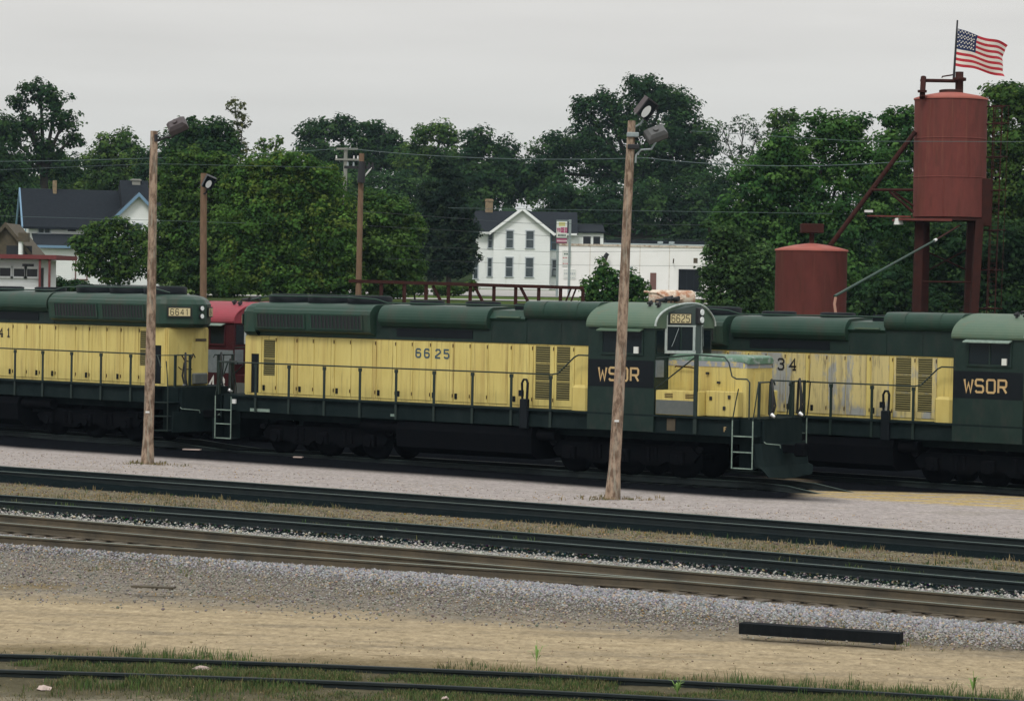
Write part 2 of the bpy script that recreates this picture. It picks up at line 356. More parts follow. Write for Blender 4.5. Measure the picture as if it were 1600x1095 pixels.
def make_loco(name, label, pose, paint=('yellow', 'green', 'green_hood', 'green_roof', 'frame'), s=-1, group=None, text='6625', cab_text='WSOR', hood_digits=None, red=False, full=True, rear_detail=True, boards=True, worn=False):
    X0, D0, psi, zo = pose
    ye, gr, gh_, gro, fr = paint
    L = empty(name, (X0, D0, zo), -psi); tag(L, label, 'locomotive', group)
    R = (1, 0, 0) if s < 0 else (-1, 0, 0)
    def y(v): return s * v                                    # v metres out on the detailed side
    def sb(mb, x0, x1, y0, y1, z0, z1, m=None, b=0):
        a, c = sorted((y(y0), y(y1)))
        return mb.bbox(x0, x1, a, c, z0, z1, b, m) if b else mb.box(x0, x1, a, c, z0, z1, m)
    # underframe, walkway
    f = MB()
    f.box(-17.9, -.75, -1.42, 1.42, 1.22, 1.66); f.box(-18.75, -.02, -.95, .95, 1.0, 1.66)
    for x0, x1 in ((-18.75, -17.9), (-.75, -.02)): f.box(x0, x1, -1.02, 1.02, 1.22, 1.655)
    f.build('underframe', fr, L)
    w = MB()
    w.box(-18.1, -.78, -1.52, 1.52, 1.66, 1.71); w.box(-18.78, -18.1, -1.05, 1.05, 1.66, 1.71); w.box(-.78, -.0, -1.05, 1.05, 1.66, 1.71)
    w.build('walkway', 'frame' if not red else fr, L)
    # fuel tank, air reservoirs
    t = MB(); t.prism([(-1.35, 1.18), (-1.42, .95), (-1.36, .45), (-1.1, .28), (1.1, .28), (1.36, .45), (1.42, .95), (1.35, 1.18)], -11.9, -7.2, 'x'); t.build('fuel_tank', 'under', L)
    for xa_, xb_ in ((-13.3, -11.95), (-7.1, -6.5)): t = MB(); t.tube((xa_, y(1.15), .98), (xb_, y(1.15), .98), .17, n=12); t.build('air_reservoir', 'under', L)
    make_truck(L, -4.35, s); make_truck(L, -14.8, s)
    # end pilots, steps, couplers
    for e_, x0 in ((1, 0.0), (-1, -18.78)):
        p = MB()
        p.box(x0 - .05, x0 + .0, -1.05, 1.05, .98, 1.655)
        if e_ > 0:  # snow plough blade, curved forward at the foot, with cut corners
            pr = [(x0 + .02, 1.05), (x0 + .06, .8), (x0 + .12, .45), (x0 + .26, .12), (x0 + .22, .10), (x0 + .06, .44), (x0 - .02, .8), (x0 - .05, 1.05)]
            n_ = len(pr); ys = [-1.42, -1.2, -.3, .3, 1.2, 1.42]; vs = []
            for q, yy in enumerate(ys):
                for (a, b) in pr: vs.append((a - (.10 if abs(yy) > 1.3 else 0), yy, max(b, .40 if abs(yy) > 1.3 else (.17 if abs(yy) > 1 else 0))))
            fs = [(q * n_ + i, q * n_ + (i + 1) % n_, (q + 1) * n_ + (i + 1) % n_, (q + 1) * n_ + i) for q in range(len(ys) - 1) for i in range(n_)]
            p.add(vs, fs)
        else: p.box(x0 - .04, x0 + .01, -1.42, 1.42, .35, .97)
        p.build('pilot', fr if e_ > 0 else 'frame', L)
        cp = MB(); cp.bbox(min(x0, x0 + e_ * .45), max(x0, x0 + e_ * .45), -.11, .11, .78, 1.0, .02); cp.bbox(min(x0 + e_ * .42, x0 + e_ * .7), max(x0 + e_ * .42, x0 + e_ * .7), -.18, .14, .70, 1.06, .04)
        cp.build('coupler', 'under', L)
        for sy in (-1, 1):
            st = MB(); xa, xb = (x0 - .74, x0 - .1) if e_ > 0 else (x0 + .1, x0 + .74)
            for z_ in (.40, .83, 1.25): st.box(xa, xb, min(sy * 1.05, sy * 1.46), max(sy * 1.05, sy * 1.46), z_ - .03, z_)
            st.box(xa, xb, min(sy * 1.03, sy * 1.055), max(sy * 1.03, sy * 1.055), .38, 1.65)
            sto = st.build('step_well', 'frame', L)
            ed = MB()
            for z_ in (.40, .83, 1.25): ed.box(xa + .05, xb - .03, min(sy * 1.462, sy * 1.485), max(sy * 1.462, sy * 1.485), z_ - .022, z_ + .008)
            for xx in (xa + .02, xb - .0): ed.tube((xx, sy * 1.49, .38), (xx, sy * 1.49, 1.66), .018, n=6)
            ed.build('step_edge', 'white_edge' if e_ > 0 or s < 0 else 'railing', sto)
            g = MB()
            g.path([(xa + .02, sy * 1.49, 1.66), (xa + .10, sy * 1.46, 2.2), (xa + .16, sy * 1.44, 2.5)], .017)
            g.path([(xb, sy * 1.49, 1.66), (xb + .07 * e_, sy * 1.47, 2.2), (xb + .12 * e_, sy * 1.44, 2.66), (x0 + .02 * e_, sy * 1.25, 2.68)], .017)
            g.build('grab_iron', 'railing', L)
        xr = x0 - .06 * e_
        for sy in (-1, 1):
            hr = MB(); hr.path([(xr, sy * 1.3, 2.68), (xr, sy * .45, 2.68), (xr, sy * .40, 2.60)], .022); ho_ = hr.build('end_railing', 'railing', L)
            for yy in (1.25, .62): hr = MB(); hr.box(xr - .025, xr + .025, sy * yy - .04, sy * yy + .04, 1.7, 2.665); hr.build('railing_post', 'railing', ho_)
        if e_ > 0 or rear_detail:
            for yy in (-.78, .78):
                h = MB(); h.path([(x0 + .02, yy, 1.75), (x0 + .10, yy, 2.0), (x0 + .06, yy + .04, 2.5), (x0 - .02, yy + .12, 2.74), (x0 - .10, yy + .2, 2.6), (x0 - .12, yy + .2, 1.8)], .035)
                h.path([(x0 + .05, yy + .08, 1.8), (x0 + .12, yy + .1, 2.05), (x0 + .04, yy + .1, 2.45)], .028)
                ho = h.build('control_hose', 'rubber', L)
                k = MB(); k.tube((x0 + .06, yy, 1.82), (x0 + .16, yy, 1.76), .06, .035, n=10); k.build('hose_fitting', 'silver', ho)
            cut = MB(); cut.path([(x0 + .03 * e_, y(1.1), 1.1), (x0 + .1 * e_, y(1.1), 1.06), (x0 + .1 * e_, y(.35), 1.0), (x0 + .1 * e_, y(.32), .92)], .014); cut.build('uncoupling_lever', 'white_edge', L)
    # hood body
    hb = MB()
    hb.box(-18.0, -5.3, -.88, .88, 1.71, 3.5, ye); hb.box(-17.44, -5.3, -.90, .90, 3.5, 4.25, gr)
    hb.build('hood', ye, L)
    rf = MB()
    rad = [(.905, 3.52), (.93, 3.60), (1.16, 3.68), (1.18, 3.74), (1.24, 4.20), (1.20, 4.30)] + arc(.80, 4.22, .38, .28, 25, 90, 5) + [(.0, 4.53)]
    hood_roof(rf, -17.45, -13.06, rad, gh_); rf.build('radiator_housing', gh_, L)
    ec = MB(); base_ = [(-17.45, 1.12), (-17.86, 1.10), (-18.02, .98), (-18.50, .30), (-18.54, .18), (-18.54, -.18), (-18.50, -.30), (-18.02, -.98), (-17.86, -1.10), (-17.45, -1.12)]
    lv = [(3.502, .88), (3.56, .94), (3.62, 1.0), (4.22, 1.0), (4.36, .92), (4.45, .78), (4.50, .55), (4.52, .2)]
    nb0 = len(base_); vs = [(-17.45 + (a + 17.45) * k, b * k, z) for z, k in lv for a, b in base_]
    ec.add(vs, [(r0 * nb0 + i, r0 * nb0 + i + 1, (r0 + 1) * nb0 + i + 1, (r0 + 1) * nb0 + i) for r0 in range(len(lv) - 1) for i in range(nb0 - 1)] + [tuple(range((len(lv) - 1) * nb0, len(lv) * nb0)), tuple(reversed(range(nb0)))], gh_)
    ec.build('hood_end_housing', gh_, L)
    for gx0, gx1 in ((-17.30, -15.50), (-15.25, -13.35)):        # radiator intake grilles, dark with vertical bars
        g = MB(); sb(g, gx0, gx1, 1.17, 1.20, 3.76, 4.17)
        # lean with the flare
        g.v = [(a, b + s * (.055 * (c - 3.74) / .46 + .006), c) for a, b, c in g.v]
        go = g.build('radiator_grille', 'black_metal', L)
        bars = MB()
        nb = 14
        for k in range(nb + 1):
            xx = gx0 + (gx1 - gx0) * k / nb; wd = .012 if 0 < k < nb else .03
            sb(bars, xx - wd, xx + wd, 1.20, 1.214, 3.75, 4.18)
        sb(bars, gx0, gx1, 1.2, 1.212, 3.74, 3.775); sb(bars, gx0, gx1, 1.2, 1.212, 4.155, 4.19)
        bars.v = [(a, b + s * (.055 * (c - 3.74) / .46 + .006), c) for a, b, c in bars.v]
        tag(bars.build('grille_bars', gh_, go), kind='stuff')
    for k, fx in enumerate((-17.0, -15.5, -14.0)):
        fn = MB(); fn.lathe([(.66, 0), (.68, .22), (.60, .25)], (fx, 0, 4.50), n=22); fo = fn.build('radiator_fan', 'band', L)
        fc = MB()
        for a in range(6):
            c_a, s_a = math.cos(a * math.pi / 6), math.sin(a * math.pi / 6)
            fc.tube((fx - .6 * c_a, -.6 * s_a, 4.765), (fx + .6 * c_a, .6 * s_a, 4.765), .012, n=4, smooth=False)
        fc.build('fan_guard', 'green_hood', fo)
    cd = MB(); cd.path([(-17.95, y(.75), 4.56), (-17.2, y(.75), 4.70), (-14.2, y(.75), 4.70), (-13.2, y(.75), 4.66), (-12.8, y(.72), 4.56), (-8.6, y(.70), 4.57), (-7.9, y(.70), 4.56)], .022)
    cd.build('roof_conduit', 'green_hood', L)
    db = MB(); dyn = [(.905, 3.86), (1.0, 3.9), (1.1, 4.02)] + arc(.74, 4.10, .38, .40, 0, 90, 7) + [(0, 4.53)]
    hood_roof(db, -12.85, -9.0, dyn, gh_); db.build('brake_housing', gh_, L)
    g = MB(); sb(g, -12.3, -9.6, .902, .93, 3.60, 3.83); g.build('brake_vent', 'band', L)
    for fx in (-12.0, -10.0):
        fn = MB(); fn.lathe([(.5, 0), (.52, .14), (.44, .16)], (fx, .15, 4.50), n=18); fn.build('brake_fan', 'band', L)
    ms = MB(); mid = [(.905, 4.12), (.98, 4.2), (.78, 4.42), (0, 4.46)]
    hood_roof(ms, -8.99, -7.78, mid, gh_); ms.build('exhaust_cover', gh_, L)
    ex = MB(); ex.bbox(-8.6, -8.0, -.3, .3, 4.42, 4.62, .03); ex.build('exhaust_stack', 'band', L)
    lt = MB(); sb(lt, -8.75, -7.95, .92, 1.0, 4.22, 4.26); lt.build('roof_ledge', 'green_roof', L)
    fs_ = MB(); tb = [(.905, 4.26)] + arc(.80, 4.44, .27, .27, -60, 90, 10) + [(0, 4.72)]
    hood_roof(fs_, -7.77, -5.32, tb, gh_); fs_.build('filter_housing', gh_, L)
    sm = MB()
    for xx in (-7.1, -6.0): hood_roof(sm, xx - .015, xx + .015, [(a * 1.012, b * 1.0 + .008) for a, b in tb], gh_)
    sm.build('housing_seam', gh_, L)
    up = MB()  # upper side panels, slightly proud with joints between
    for a, b in ((-13.0, -10.95), (-10.92, -8.95), (-8.92, -7.75), (-7.72, -6.6), (-6.57, -5.33)): sb(up, a, b, .90, .912, 3.505, 3.84 if b < -8.9 else 4.1, gr)
    up.build('upper_side_panel', gr, L)
    # doors
    dz0, dz1 = 1.78, 3.47
    louv = {-17.36: (2.31, 3.38, (2.83,)), -7.51: (1.96, 3.46, (2.48, 2.98)), -6.80: (1.96, 3.46, (2.48, 2.98))}
    dm = 'yellow_worn' if worn else ye
    for k in range(len(SEAMS) - 1):
        x0, x1 = SEAMS[k], SEAMS[k + 1]
        d = MB()
        if k == 0:   # rear locker with a narrow dark open door
            sb(d, x0, x0 + .16, .88, .903, dz0, dz1); sb(d, x0 + .16, x0 + .46, .88, .903, 2.95, dz1); sb(d, x0 + .46, x1 - .02, .88, .903, dz0, dz1)
            o = d.build('hood_door', dm, L)
            q = MB(); sb(q, x0 + .165, x0 + .455, .881, .890, dz0, 2.95); q.build('open_doorway', 'band', L)
            continue
        wd = (x1 - x0); xa, xb = x0 + .012, x1 - .012
        rest = []
        if x0 in louv:
            la, lb, cross = louv[x0]; lx0, lx1 = xa + .06, (xb - .06 if x0 < -17 else xb - .14)
            sb(d, xa, lx0, .88, .903, dz0, dz1); sb(d, lx1, xb, .88, .903, dz0, dz1); sb(d, lx0, lx1, .88, .903, dz0, la); 
            if lb < dz1: sb(d, lx0, lx1, .88, .903, lb, dz1)
            for cz in cross: sb(d, lx0, lx1, .88, .904, cz - .02, cz + .02)
            o = d.build('louvred_door', dm, L)
            q = MB(); sb(q, lx0, lx1, .881, .884, la, lb); q.build('louvre_opening', 'band', o)
            sl = MB(); nn = int((lb - la) / .062)
            for j in range(nn):
                z_ = la + (j + .5) * (lb - la) / nn
                a, c = sorted((y(.886), y(.905)))
                sl.add([(lx0, y(.886), z_ + .024), (lx1, y(.886), z_ + .024), (lx1, y(.912), z_ - .006), (lx0, y(.912), z_ - .006), (lx0, y(.912), z_ - .014), (lx1, y(.912), z_ - .014)], [(0, 1, 2, 3), (3, 2, 5, 4)])
            tag(sl.build('louvre_slats', 'yellow_dim', o), kind='stuff')
        else:
            if wd > .7:
                sb(d, xa, xb - .14, .88, .903, dz0, dz1, None, .006); o = d.build('hood_door', dm, L)
                q = MB(); sb(q, xb - .125, xb, .88, .899, dz0, dz1); q.build('door_post', ye, L)
            else:
                sb(d, xa, xb, .88, .903, dz0, dz1, None, .006); o = d.build('hood_door', dm, L)
        if k in (1, 3, 5, 7, 8, 10, 11, 14):
            h = MB(); sb(h, x0 + .05, x0 + .14, .903, .93, 1.86, 2.02, None, .01); h.build('door_latch', 'band', o)
        for hz in (1.95, 3.38): hg = MB(); sb(hg, xb - .035, xb - .01, .903, .916, hz - .05, hz + .05); hg.build('door_hinge', 'rust_dark', o)
    q = MB(); sb(q, -6.12, -5.33, .88, .902, 1.78, 3.47); q.build('side_panel', ye, L)
    q = MB(); a, c = sorted((y(.9), y(1.22)))
    q.bbox(-6.05, -5.48, a, c, 1.60, 2.42, .08); q.build('blower_duct', 'yellow_clean', L)
    # hood end (rear)
    he = MB(); he.box(-18.045, -18.0, -.86, .86, 1.74, 3.46, ye)
    he.build('hood_end', ye, L)
    q = MB(); q.box(-18.062, -18.046, -.60, -.10, 1.9, 3.05); q.build('end_door', ye, L)
    q = MB(); q.box(-18.07, -18.063, -.75, -.28, 3.08, 3.16); q.build('end_stain', 'tan_wood', L)
    for cz in (3.86, 4.10):
        q = MB(); q.tube((-18.46, 0, cz), (-18.60, 0, cz), .085, n=14); o = q.build('headlight', 'black_metal', L)
        q = MB(); q.tube((-18.60, 0, cz), (-18.615, 0, cz), .07, n=14); q.build('lens', 'lamp_glass', o)
    for sy in (-1, 1):   # number boards on the rear corners
        for nm_, mt_, gx, gz, off in (('number_board', 'board', .33, .12, .02),):
            T = Matrix.Translation((-18.24, sy * .64, 3.98)) @ Matrix.Rotation(sy * math.radians(-35), 4, 'Z')
            q = MB(); q.box(-.075, -.055, -gx - .04, gx + .04, -gz - .04, gz + .04, 'black_metal', T); q.box(-.085, -.074, -gx, gx, -gz, gz, mt_, T)
            o = q.build(nm_, mt_, L)
            if text:
                rt = T.to_3x3() @ Vector((0, -1, 0)); upv = Vector((0, 0, 1))
                h_ = .18; wdt = 3 * .155 + h_ * .56
                org = T @ Vector((-.0875, wdt / 2 - .01, -h_ / 2))
                lettering(text, org, rt, upv, h_, 'digit_black', 'digits', o, w=.12, aspect=.60, adv=.155)
    mu = MB(); mu.path([(-18.1, y(.35), 2.65), (-18.16, y(.28), 2.5), (-18.16, y(.05), 2.45), (-18.12, y(-.1), 2.62), (-18.1, y(-.15), 2.7)], .02); mu.path([(-18.1, y(.5), 2.3), (-18.16, y(.42), 2.22), (-18.1, y(-.1), 2.22)], .016)
    mu.build('end_grab_iron', 'rust_dark', L)
    q = MB(); sb(q, -18.2, -18.06, -.72, -.12, 1.76, 2.1, None, .03); q.build('sand_box', 'gray_box', L)
    # side railing
    posts = [-17.1, -15.83, -14.50, -13.18, -11.87, -10.52, -9.18, -7.85, -6.53] if s < 0 else [-17.1 + .05, -15.75, -14.44, -13.13, -11.85, -10.52, -9.18, -7.85, -6.53]
    for px in posts:
        q = MB(); sb(q, px - .038, px + .038, 1.475, 1.50, 1.22, 2.60); sb(q, px - .055, px + .055, 1.47, 1.51, 2.56, 2.66); q.build('stanchion', 'railing', L)
    rl = MB()
    rl.path([(-18.35, y(1.49), 2.30), (-18.2, y(1.49), 2.66), (-17.9, y(1.49), 2.69), (-6.45, y(1.49), 2.69)], .021); rl.path([(-6.5, y(1.49), 2.69), (-6.35, y(1.4), 2.72), (-5.95, y(1.2), 3.18), (-5.82, y(1.2), 3.24), (-5.3, y(1.2), 3.24)], .022)
    rl.path([(-5.42, y(1.2), 3.24), (-5.42, y(1.2), 2.80), (-5.36, y(1.2), 2.74)], .018)
    rl.build('handrail', 'railing', L)
    hbk = MB(); sb(hbk, -7.52, -7.26, 1.42, 1.56, 1.15, 1.98, None, .02); hbk.path([(-7.46, y(1.5), 1.95), (-7.48, y(1.5), 2.42), (-7.43, y(1.5), 2.52), (-7.33, y(1.5), 2.52), (-7.29, y(1.5), 2.42), (-7.31, y(1.5), 1.95)], .035); sb(hbk, -7.57, -7.44, 1.46, 1.54, 2.05, 2.22)
    hbk.build('fuel_filler', 'band', L)
    # sill details
    q = MB(); sb(q, -5.2, -4.98, 1.421, 1.43, 1.28, 1.36); q.build('sill_plate', 'white_edge', L)
    if s < 0 and not red:
        q = MB(); sb(q, -17.35, -16.6, 1.421, 1.43, 1.24, 1.33); q.build('sill_plate', 'white_edge', L)
        q = MB(); sb(q, -18.0, -17.86, 1.45, 1.50, 1.45, 1.58); q.build('marker_plate', 'letter_white', L)
        q = MB(); sb(q, -12.1, -11.9, 1.421, 1.43, 1.30, 1.37); q.build('sill_plate', 'white_edge', L)
    # cab
    cb = MB()
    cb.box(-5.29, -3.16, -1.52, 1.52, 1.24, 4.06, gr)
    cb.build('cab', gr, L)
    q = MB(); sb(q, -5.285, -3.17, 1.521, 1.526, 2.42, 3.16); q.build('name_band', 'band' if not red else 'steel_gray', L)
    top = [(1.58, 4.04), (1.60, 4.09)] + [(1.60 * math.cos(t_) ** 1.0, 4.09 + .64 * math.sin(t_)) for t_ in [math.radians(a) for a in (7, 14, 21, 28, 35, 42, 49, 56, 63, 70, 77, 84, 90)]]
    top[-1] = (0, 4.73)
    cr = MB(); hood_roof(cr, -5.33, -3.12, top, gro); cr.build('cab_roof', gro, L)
    if cab_text: lettering(cab_text, (-4.93 if s < 0 else -3.5, y(1.530), 2.60), R, (0, 0, 1), .34, 'letter_gold', 'cab_lettering', L, w=.17, aspect=.80, adv=.345)
    # side window
    wf = MB()
    for a in ((-4.86, -3.5, 3.94, 4.0), (-4.86, -3.5, 3.30, 3.36)): sb(wf, a[0], a[1], 1.52, 1.56, a[2], a[3])
    for a in (-4.86, -4.2, -3.56): sb(wf, a, a + .05, 1.52, 1.548, 3.36, 3.94)
    wo_ = wf.build('cab_window', gr, L)
    q = MB(); sb(q, -4.81, -3.56, 1.521, 1.53, 3.36, 3.94); q.build('pane', 'glass', wo_)
    q = MB(); a, c = sorted((y(1.53), y(1.75))); q.box(-4.9, -3.5, a, c, 4.0, 4.03); q.v = [(p[0], p[1], p[2] - (.06 if abs(p[1]) > 1.6 else 0)) for p in q.v]; q.build('sunshade', 'white_edge' if cab_text != 'WSOR' or worn else 'green_roof', L)
    if not red: q = MB(); sb(q, -3.78, -3.64, 1.55, 1.60, 3.35, 3.53); q.build('mirror', 'sign_white', L)
    # cab front with protruding windscreen panels
    cf = MB()
    pl = [(-3.16, -.98), (-2.70, -.14), (-2.62, 0), (-2.70, .14), (-3.16, .98)]
    ztop = lambda yy: 4.71 - .22 * (abs(yy) / .98) ** 2
    vs = []
    for (a, b) in pl: vs += [(a, b, 3.36), (a, b, ztop(b) - .02)]
    fs = [(2 * i, 2 * i + 2, 2 * i + 3, 2 * i + 1) for i in range(4)]
    vs += [(-3.16, 0, 4.68), (-3.16, 0, 3.36)]; fs += [(1, 3, 10), (3, 5, 10), (5, 7, 10), (7, 9, 10), (0, 11, 2), (2, 11, 4), (4, 11, 6), (6, 11, 8)]
    cf.add(vs, fs); cf.build('windscreen_bulkhead', 'bulkhead_gray' if not red else 'red', L)
    for sy in (-1, 1):
        a0 = Vector((-3.16, sy * .98, 0)); a1 = Vector((-2.70, sy * .14, 0)); dv = (a1 - a0); ln = dv.length; dv.normalize(); nv = Vector((dv.y * -sy * -1, 0, 0))
        nv = Vector((abs(dv.y), sy * abs(dv.x), 0)).normalized()
        def pan(u0, u1, z0, z1, off, th, m, nm, parent=None):
            vs = [a0 + dv * u + nv * o + Vector((0, 0, z)) for z in (z0, z1) for o in (off, off + th) for u in (u0, u1)]
            q = MB(); q.add(vs, [(0, 2, 3, 1), (4, 5, 7, 6), (0, 1, 5, 4), (2, 6, 7, 3), (0, 4, 6, 2), (1, 3, 7, 5)]); return q.build(nm, m, parent or L)
        nb_ = pan(.11, .80, 4.16, 4.46, .004, .03, 'black_metal', 'number_board'); pan(.135, .775, 4.19, 4.43, .035, .006, 'board', 'board_face', nb_)
        if text:
            rt = dv if sy < 0 else -dv
            h_ = .19; wdt = 3 * .152 + h_ * .56
            org = a0 + dv * .455 - rt * wdt / 2 + nv * .0425 + Vector((0, 0, 4.31 - h_ / 2))
            lettering(text, org, rt, (0, 0, 1), h_, 'digit_black', 'digits', nb_, w=.115, aspect=.60, adv=.152)
        fr_ = pan(.0, .95, 4.09, 4.13, .004, .02, 'white_trim', 'windscreen_frame')
        pan(-.03, .05, 3.36, 4.40, .003, .03, 'white_trim', 'frame_post', fr_); pan(.86, .93, 3.42, 4.09, .004, .03, 'white_trim', 'frame_post', fr_)
        pan(.46, .50, 3.44, 4.09, .008, .03, gr, 'frame_post', fr_); pan(.0, .95, 3.36, 3.44, .006, .028, 'white_trim', 'frame_sill', fr_)
        pan(.05, .455, 3.44, 4.09, .003, .008, 'glass', 'windscreen_pane', fr_); pan(.505, .86, 3.44, 4.09, .003, .008, 'glass', 'windscreen_pane', fr_)
        q = MB(); q.path([a0 + dv * .40 + nv * .04 + Vector((0, 0, 4.05)), a0 + dv * .25 + nv * .05 + Vector((0, 0, 3.7)), a0 + dv * .18 + nv * .05 + Vector((0, 0, 3.55))], .009); q.build('wiper', 'galv', fr_)
        q = MB(); yy0, yy1 = sorted((sy * 1.04, sy * 1.42)); q.box(-3.155, -3.14, yy0, yy1, 3.35, 3.98); q.build('door_window', 'glass', L)
        q = MB(); yy0, yy1 = sorted((sy * 1.06, sy * 1.46)); q.box(-3.158, -3.135, yy0, yy1, 2.72, 3.18); q.build('door_panel', 'steel_gray', L)
    tr = MB(); pts = [(-3.10 + .16 * math.sin(math.radians(a)) ** 4, -1.60 * math.cos(math.radians(a)), 4.10 + .63 * math.sin(math.radians(a))) for a in range(0, 181, 9)]
    tr.path(pts, .032, 6); tr.build('roof_edge_trim', 'white_trim' if not red else 'red_roof', L)
    q = MB(); q.bbox(-2.76, -2.60, -.15, .15, 4.15, 4.62, .03); o = q.build('headlight_housing', 'black_metal', L)
    for cz in (4.28, 4.49): q = MB(); q.tube((-2.60, 0, cz), (-2.57, 0, cz), .085, n=14); q.build('lens', 'lamp_glass', o)
    # nose
    nb2 = MB(); zt = 3.34
    pr = [(-.78, 1.71), (-.80, 3.1)] + [(-.80 + .16 * (1 - math.cos(math.radians(a))), 3.18 + .16 * math.sin(math.radians(a))) for a in (0, 30, 60, 90)]
    pr = pr + [(-yv, z) for yv, z in reversed(pr)]
    nb2.prism(pr, -3.15, -.92, 'x', ye); 
    # rounded nose front
    vs = []; n_ = len(pr)
    for (xx, sc, dz) in ((-.92, 1, 0), (-.83, .97, .02), (-.76, .88, .06)):
        for (yv, z) in pr: vs.append((xx, yv * sc, z - dz if z > 2 else z))
    fs = [(k * n_ + i, k * n_ + (i + 1) % n_, (k + 1) * n_ + (i + 1) % n_, (k + 1) * n_ + i) for k in range(2) for i in range(n_)] + [tuple(range(2 * n_, 3 * n_))]
    nb2.add(vs, fs, ye); nz_ = nb2.build('nose', ye, L)
    nt = MB(); prt = [(-.815, 3.20)] + [(-.815 + .17 * (1 - math.cos(math.radians(a))), 3.19 + .165 * math.sin(math.radians(a))) for a in (0, 30, 60, 90)]
    prt = prt + [(-a, b) for a, b in reversed(prt)]
    nt.prism(prt, -3.15, -.92, 'x'); n2_ = len(prt); vs = [(xx, a * sc, b - dz) for xx, sc, dz in ((-.92, 1, 0), (-.82, .97, .008), (-.74, .90, .03), (-.705, .84, .06)) for a, b in prt]
    nt.add(vs, [(k * n2_ + i, k * n2_ + (i + 1) % n2_, (k + 1) * n2_ + (i + 1) % n2_, (k + 1) * n2_ + i) for k in range(3) for i in range(n2_)] + [tuple(range(3 * n2_, 4 * n2_))])
    nt.build('nose_top', 'nose_green' if not red else 'red_roof', nz_)
    q = MB(); sb(q, -3.14, -.93, .801, .812, 3.04, 3.2); q.build('primer_strip', 'primer_peel', nz_)
    q = MB(); q.add([(x_, yy_, z_) for z_ in (3.02, 3.18) for x_, yy_ in ((-.925, y(.808)), (-.84, y(.785)), (-.755, y(.70)), (-.745, y(.3)), (-.745, y(-.3)), (-.755, y(-.7)))], [(i, i + 1, i + 7, i + 6) for i in range(5)]); q.build('primer_strip', 'primer_peel', nz_)
    q = MB(); q.box(-.765, -.738, -.30, .30, 1.76, 2.9); q.build('nose_door', ye, L)
    for i_, (a, b) in enumerate(((-1.9, 2.86), (-1.55, 2.62), (-1.35, 2.2))):
        q = MB(); sb(q, a - .04, a + .04, .80, .86, b - .03, b + .03); q.build('door_latch', 'black_metal', nz_)
    q = MB(); q.path([(-2.9, y(.86), 3.0), (-2.85, y(.9), 3.02), (-2.35, y(.9), 3.0), (-2.3, y(.86), 2.98)], .018); q.build('nose_grab_iron', 'rust_dark', nz_)
    # battery boxes beside the nose
    for sy in (-1, 1):
        q = MB(); yy0, yy1 = sorted((sy * .85, sy * 1.46)); q.bbox(-3.14, -1.80, yy0, yy1, 1.72, 2.38, .015, ye); bo = q.build('battery_box', ye, L)
        q = MB(); yy0, yy1 = sorted((sy * 1.461, sy * 1.472)); q.box(-3.12, -1.82, yy0, yy1, 1.74, 2.12); q.build('box_cover', 'gray_box', bo)
        for a in (-2.85, -2.2):
            q = MB(); 
            for j in range(3): q.box(a, a + .25, yy0, yy1, 2.19 + j * .045, 2.21 + j * .045)
            q.build('box_vent', 'rust_dark', bo)
        q = MB(); yy0, yy1 = sorted((sy * .80, sy * 1.10)); q.bbox(-1.79, -.80, yy0, yy1, 1.72, 2.40, .02); so_ = q.build('sand_locker', ye, L)
        for a, b in ((-1.62, 2.2), (-1.2, 1.95), (-1.05, 2.25)): q = MB(); yy0, yy1 = sorted((sy * 1.10, sy * 1.13)); q.bbox(a - .04, a + .04, yy0, yy1, b - .05, b + .05, .008); q.build('locker_latch', 'black_metal', so_)
    # front side rail
    q = MB(); sb(q, -1.93, -1.82, 1.44, 1.50, 1.25, 3.36); q.build('stanchion', 'railing', L)
    q = MB(); q.path([(-3.1, y(1.49), 3.24), (-1.87, y(1.49), 3.36), (-1.0, y(1.49), 3.33), (-.86, y(1.49), 3.18), (-.76, y(1.49), 2.82), (-.62, y(1.49), 2.76), (-.3, y(1.49), 2.76), (-.22, y(1.49), 2.68), (-.22, y(1.49), 1.7)], .022)
    q.path([(-3.12, y(1.49), 2.42), (-1.9, y(1.49), 3.30)], .02); q.build('handrail', 'railing', L)
    # horns and antennas on the cab roof
    for i_, (a, yv) in enumerate(((-3.75, .85), (-3.42, .95))):
        zz = 4.09 + .64 * math.sqrt(max(0, 1 - (yv / 1.6) ** 2))
        q = MB(); q.tube((a, y(yv), zz - .02), (a, y(yv), zz + .06), .04, n=8); q.tube((a - .08, y(yv), zz + .08), (a + .06, y(yv), zz + .10), .03, .07, n=10); q.build('roof_beacon', 'black_metal', L)
    hm = MB()
    for i_, (a, yv, dx, dz) in enumerate(((-3.9, .3, .32, .0), (-3.7, .05, .36, .03), (-3.95, -.2, .28, .06), (-3.65, -.3, -.3, .03), (-3.5, .15, .25, .05))):
        hm.tube((a, y(yv), 4.80 + dz), (a + dx, y(yv), 4.80 + dz), .022, .075, n=10); hm.tube((a, y(yv), 4.68), (a, y(yv), 4.80 + dz), .02, n=6)
    hm.build('air_horn', 'black_metal', L)
    if hood_digits:
        t_, x_, z_, h_, mt_, kw = hood_digits
        lettering(t_, (x_, y(.909), z_), R, (0, 0, 1), h_, mt_, 'hood_number', L, **kw)
    return L
M['primer_peel'] = mat('peeling_primer', (.30, .32, .35), .6, (.56, .46, .2), 5, (1, 1, 1), .5, .6)
M['bulkhead_gray'] = mat('dark_gray_green_bulkhead', (.055, .075, .070), .6, spec=.2)
M['nose_green'] = mat('pale_worn_green_nose_top', (.10, .19, .13), .5, (.30, .34, .32), 4, (1, 1, 1), .52, .66)
M['yellow_dim'] = mat('louvre_slat_paint', (.16, .14, .05), .6)

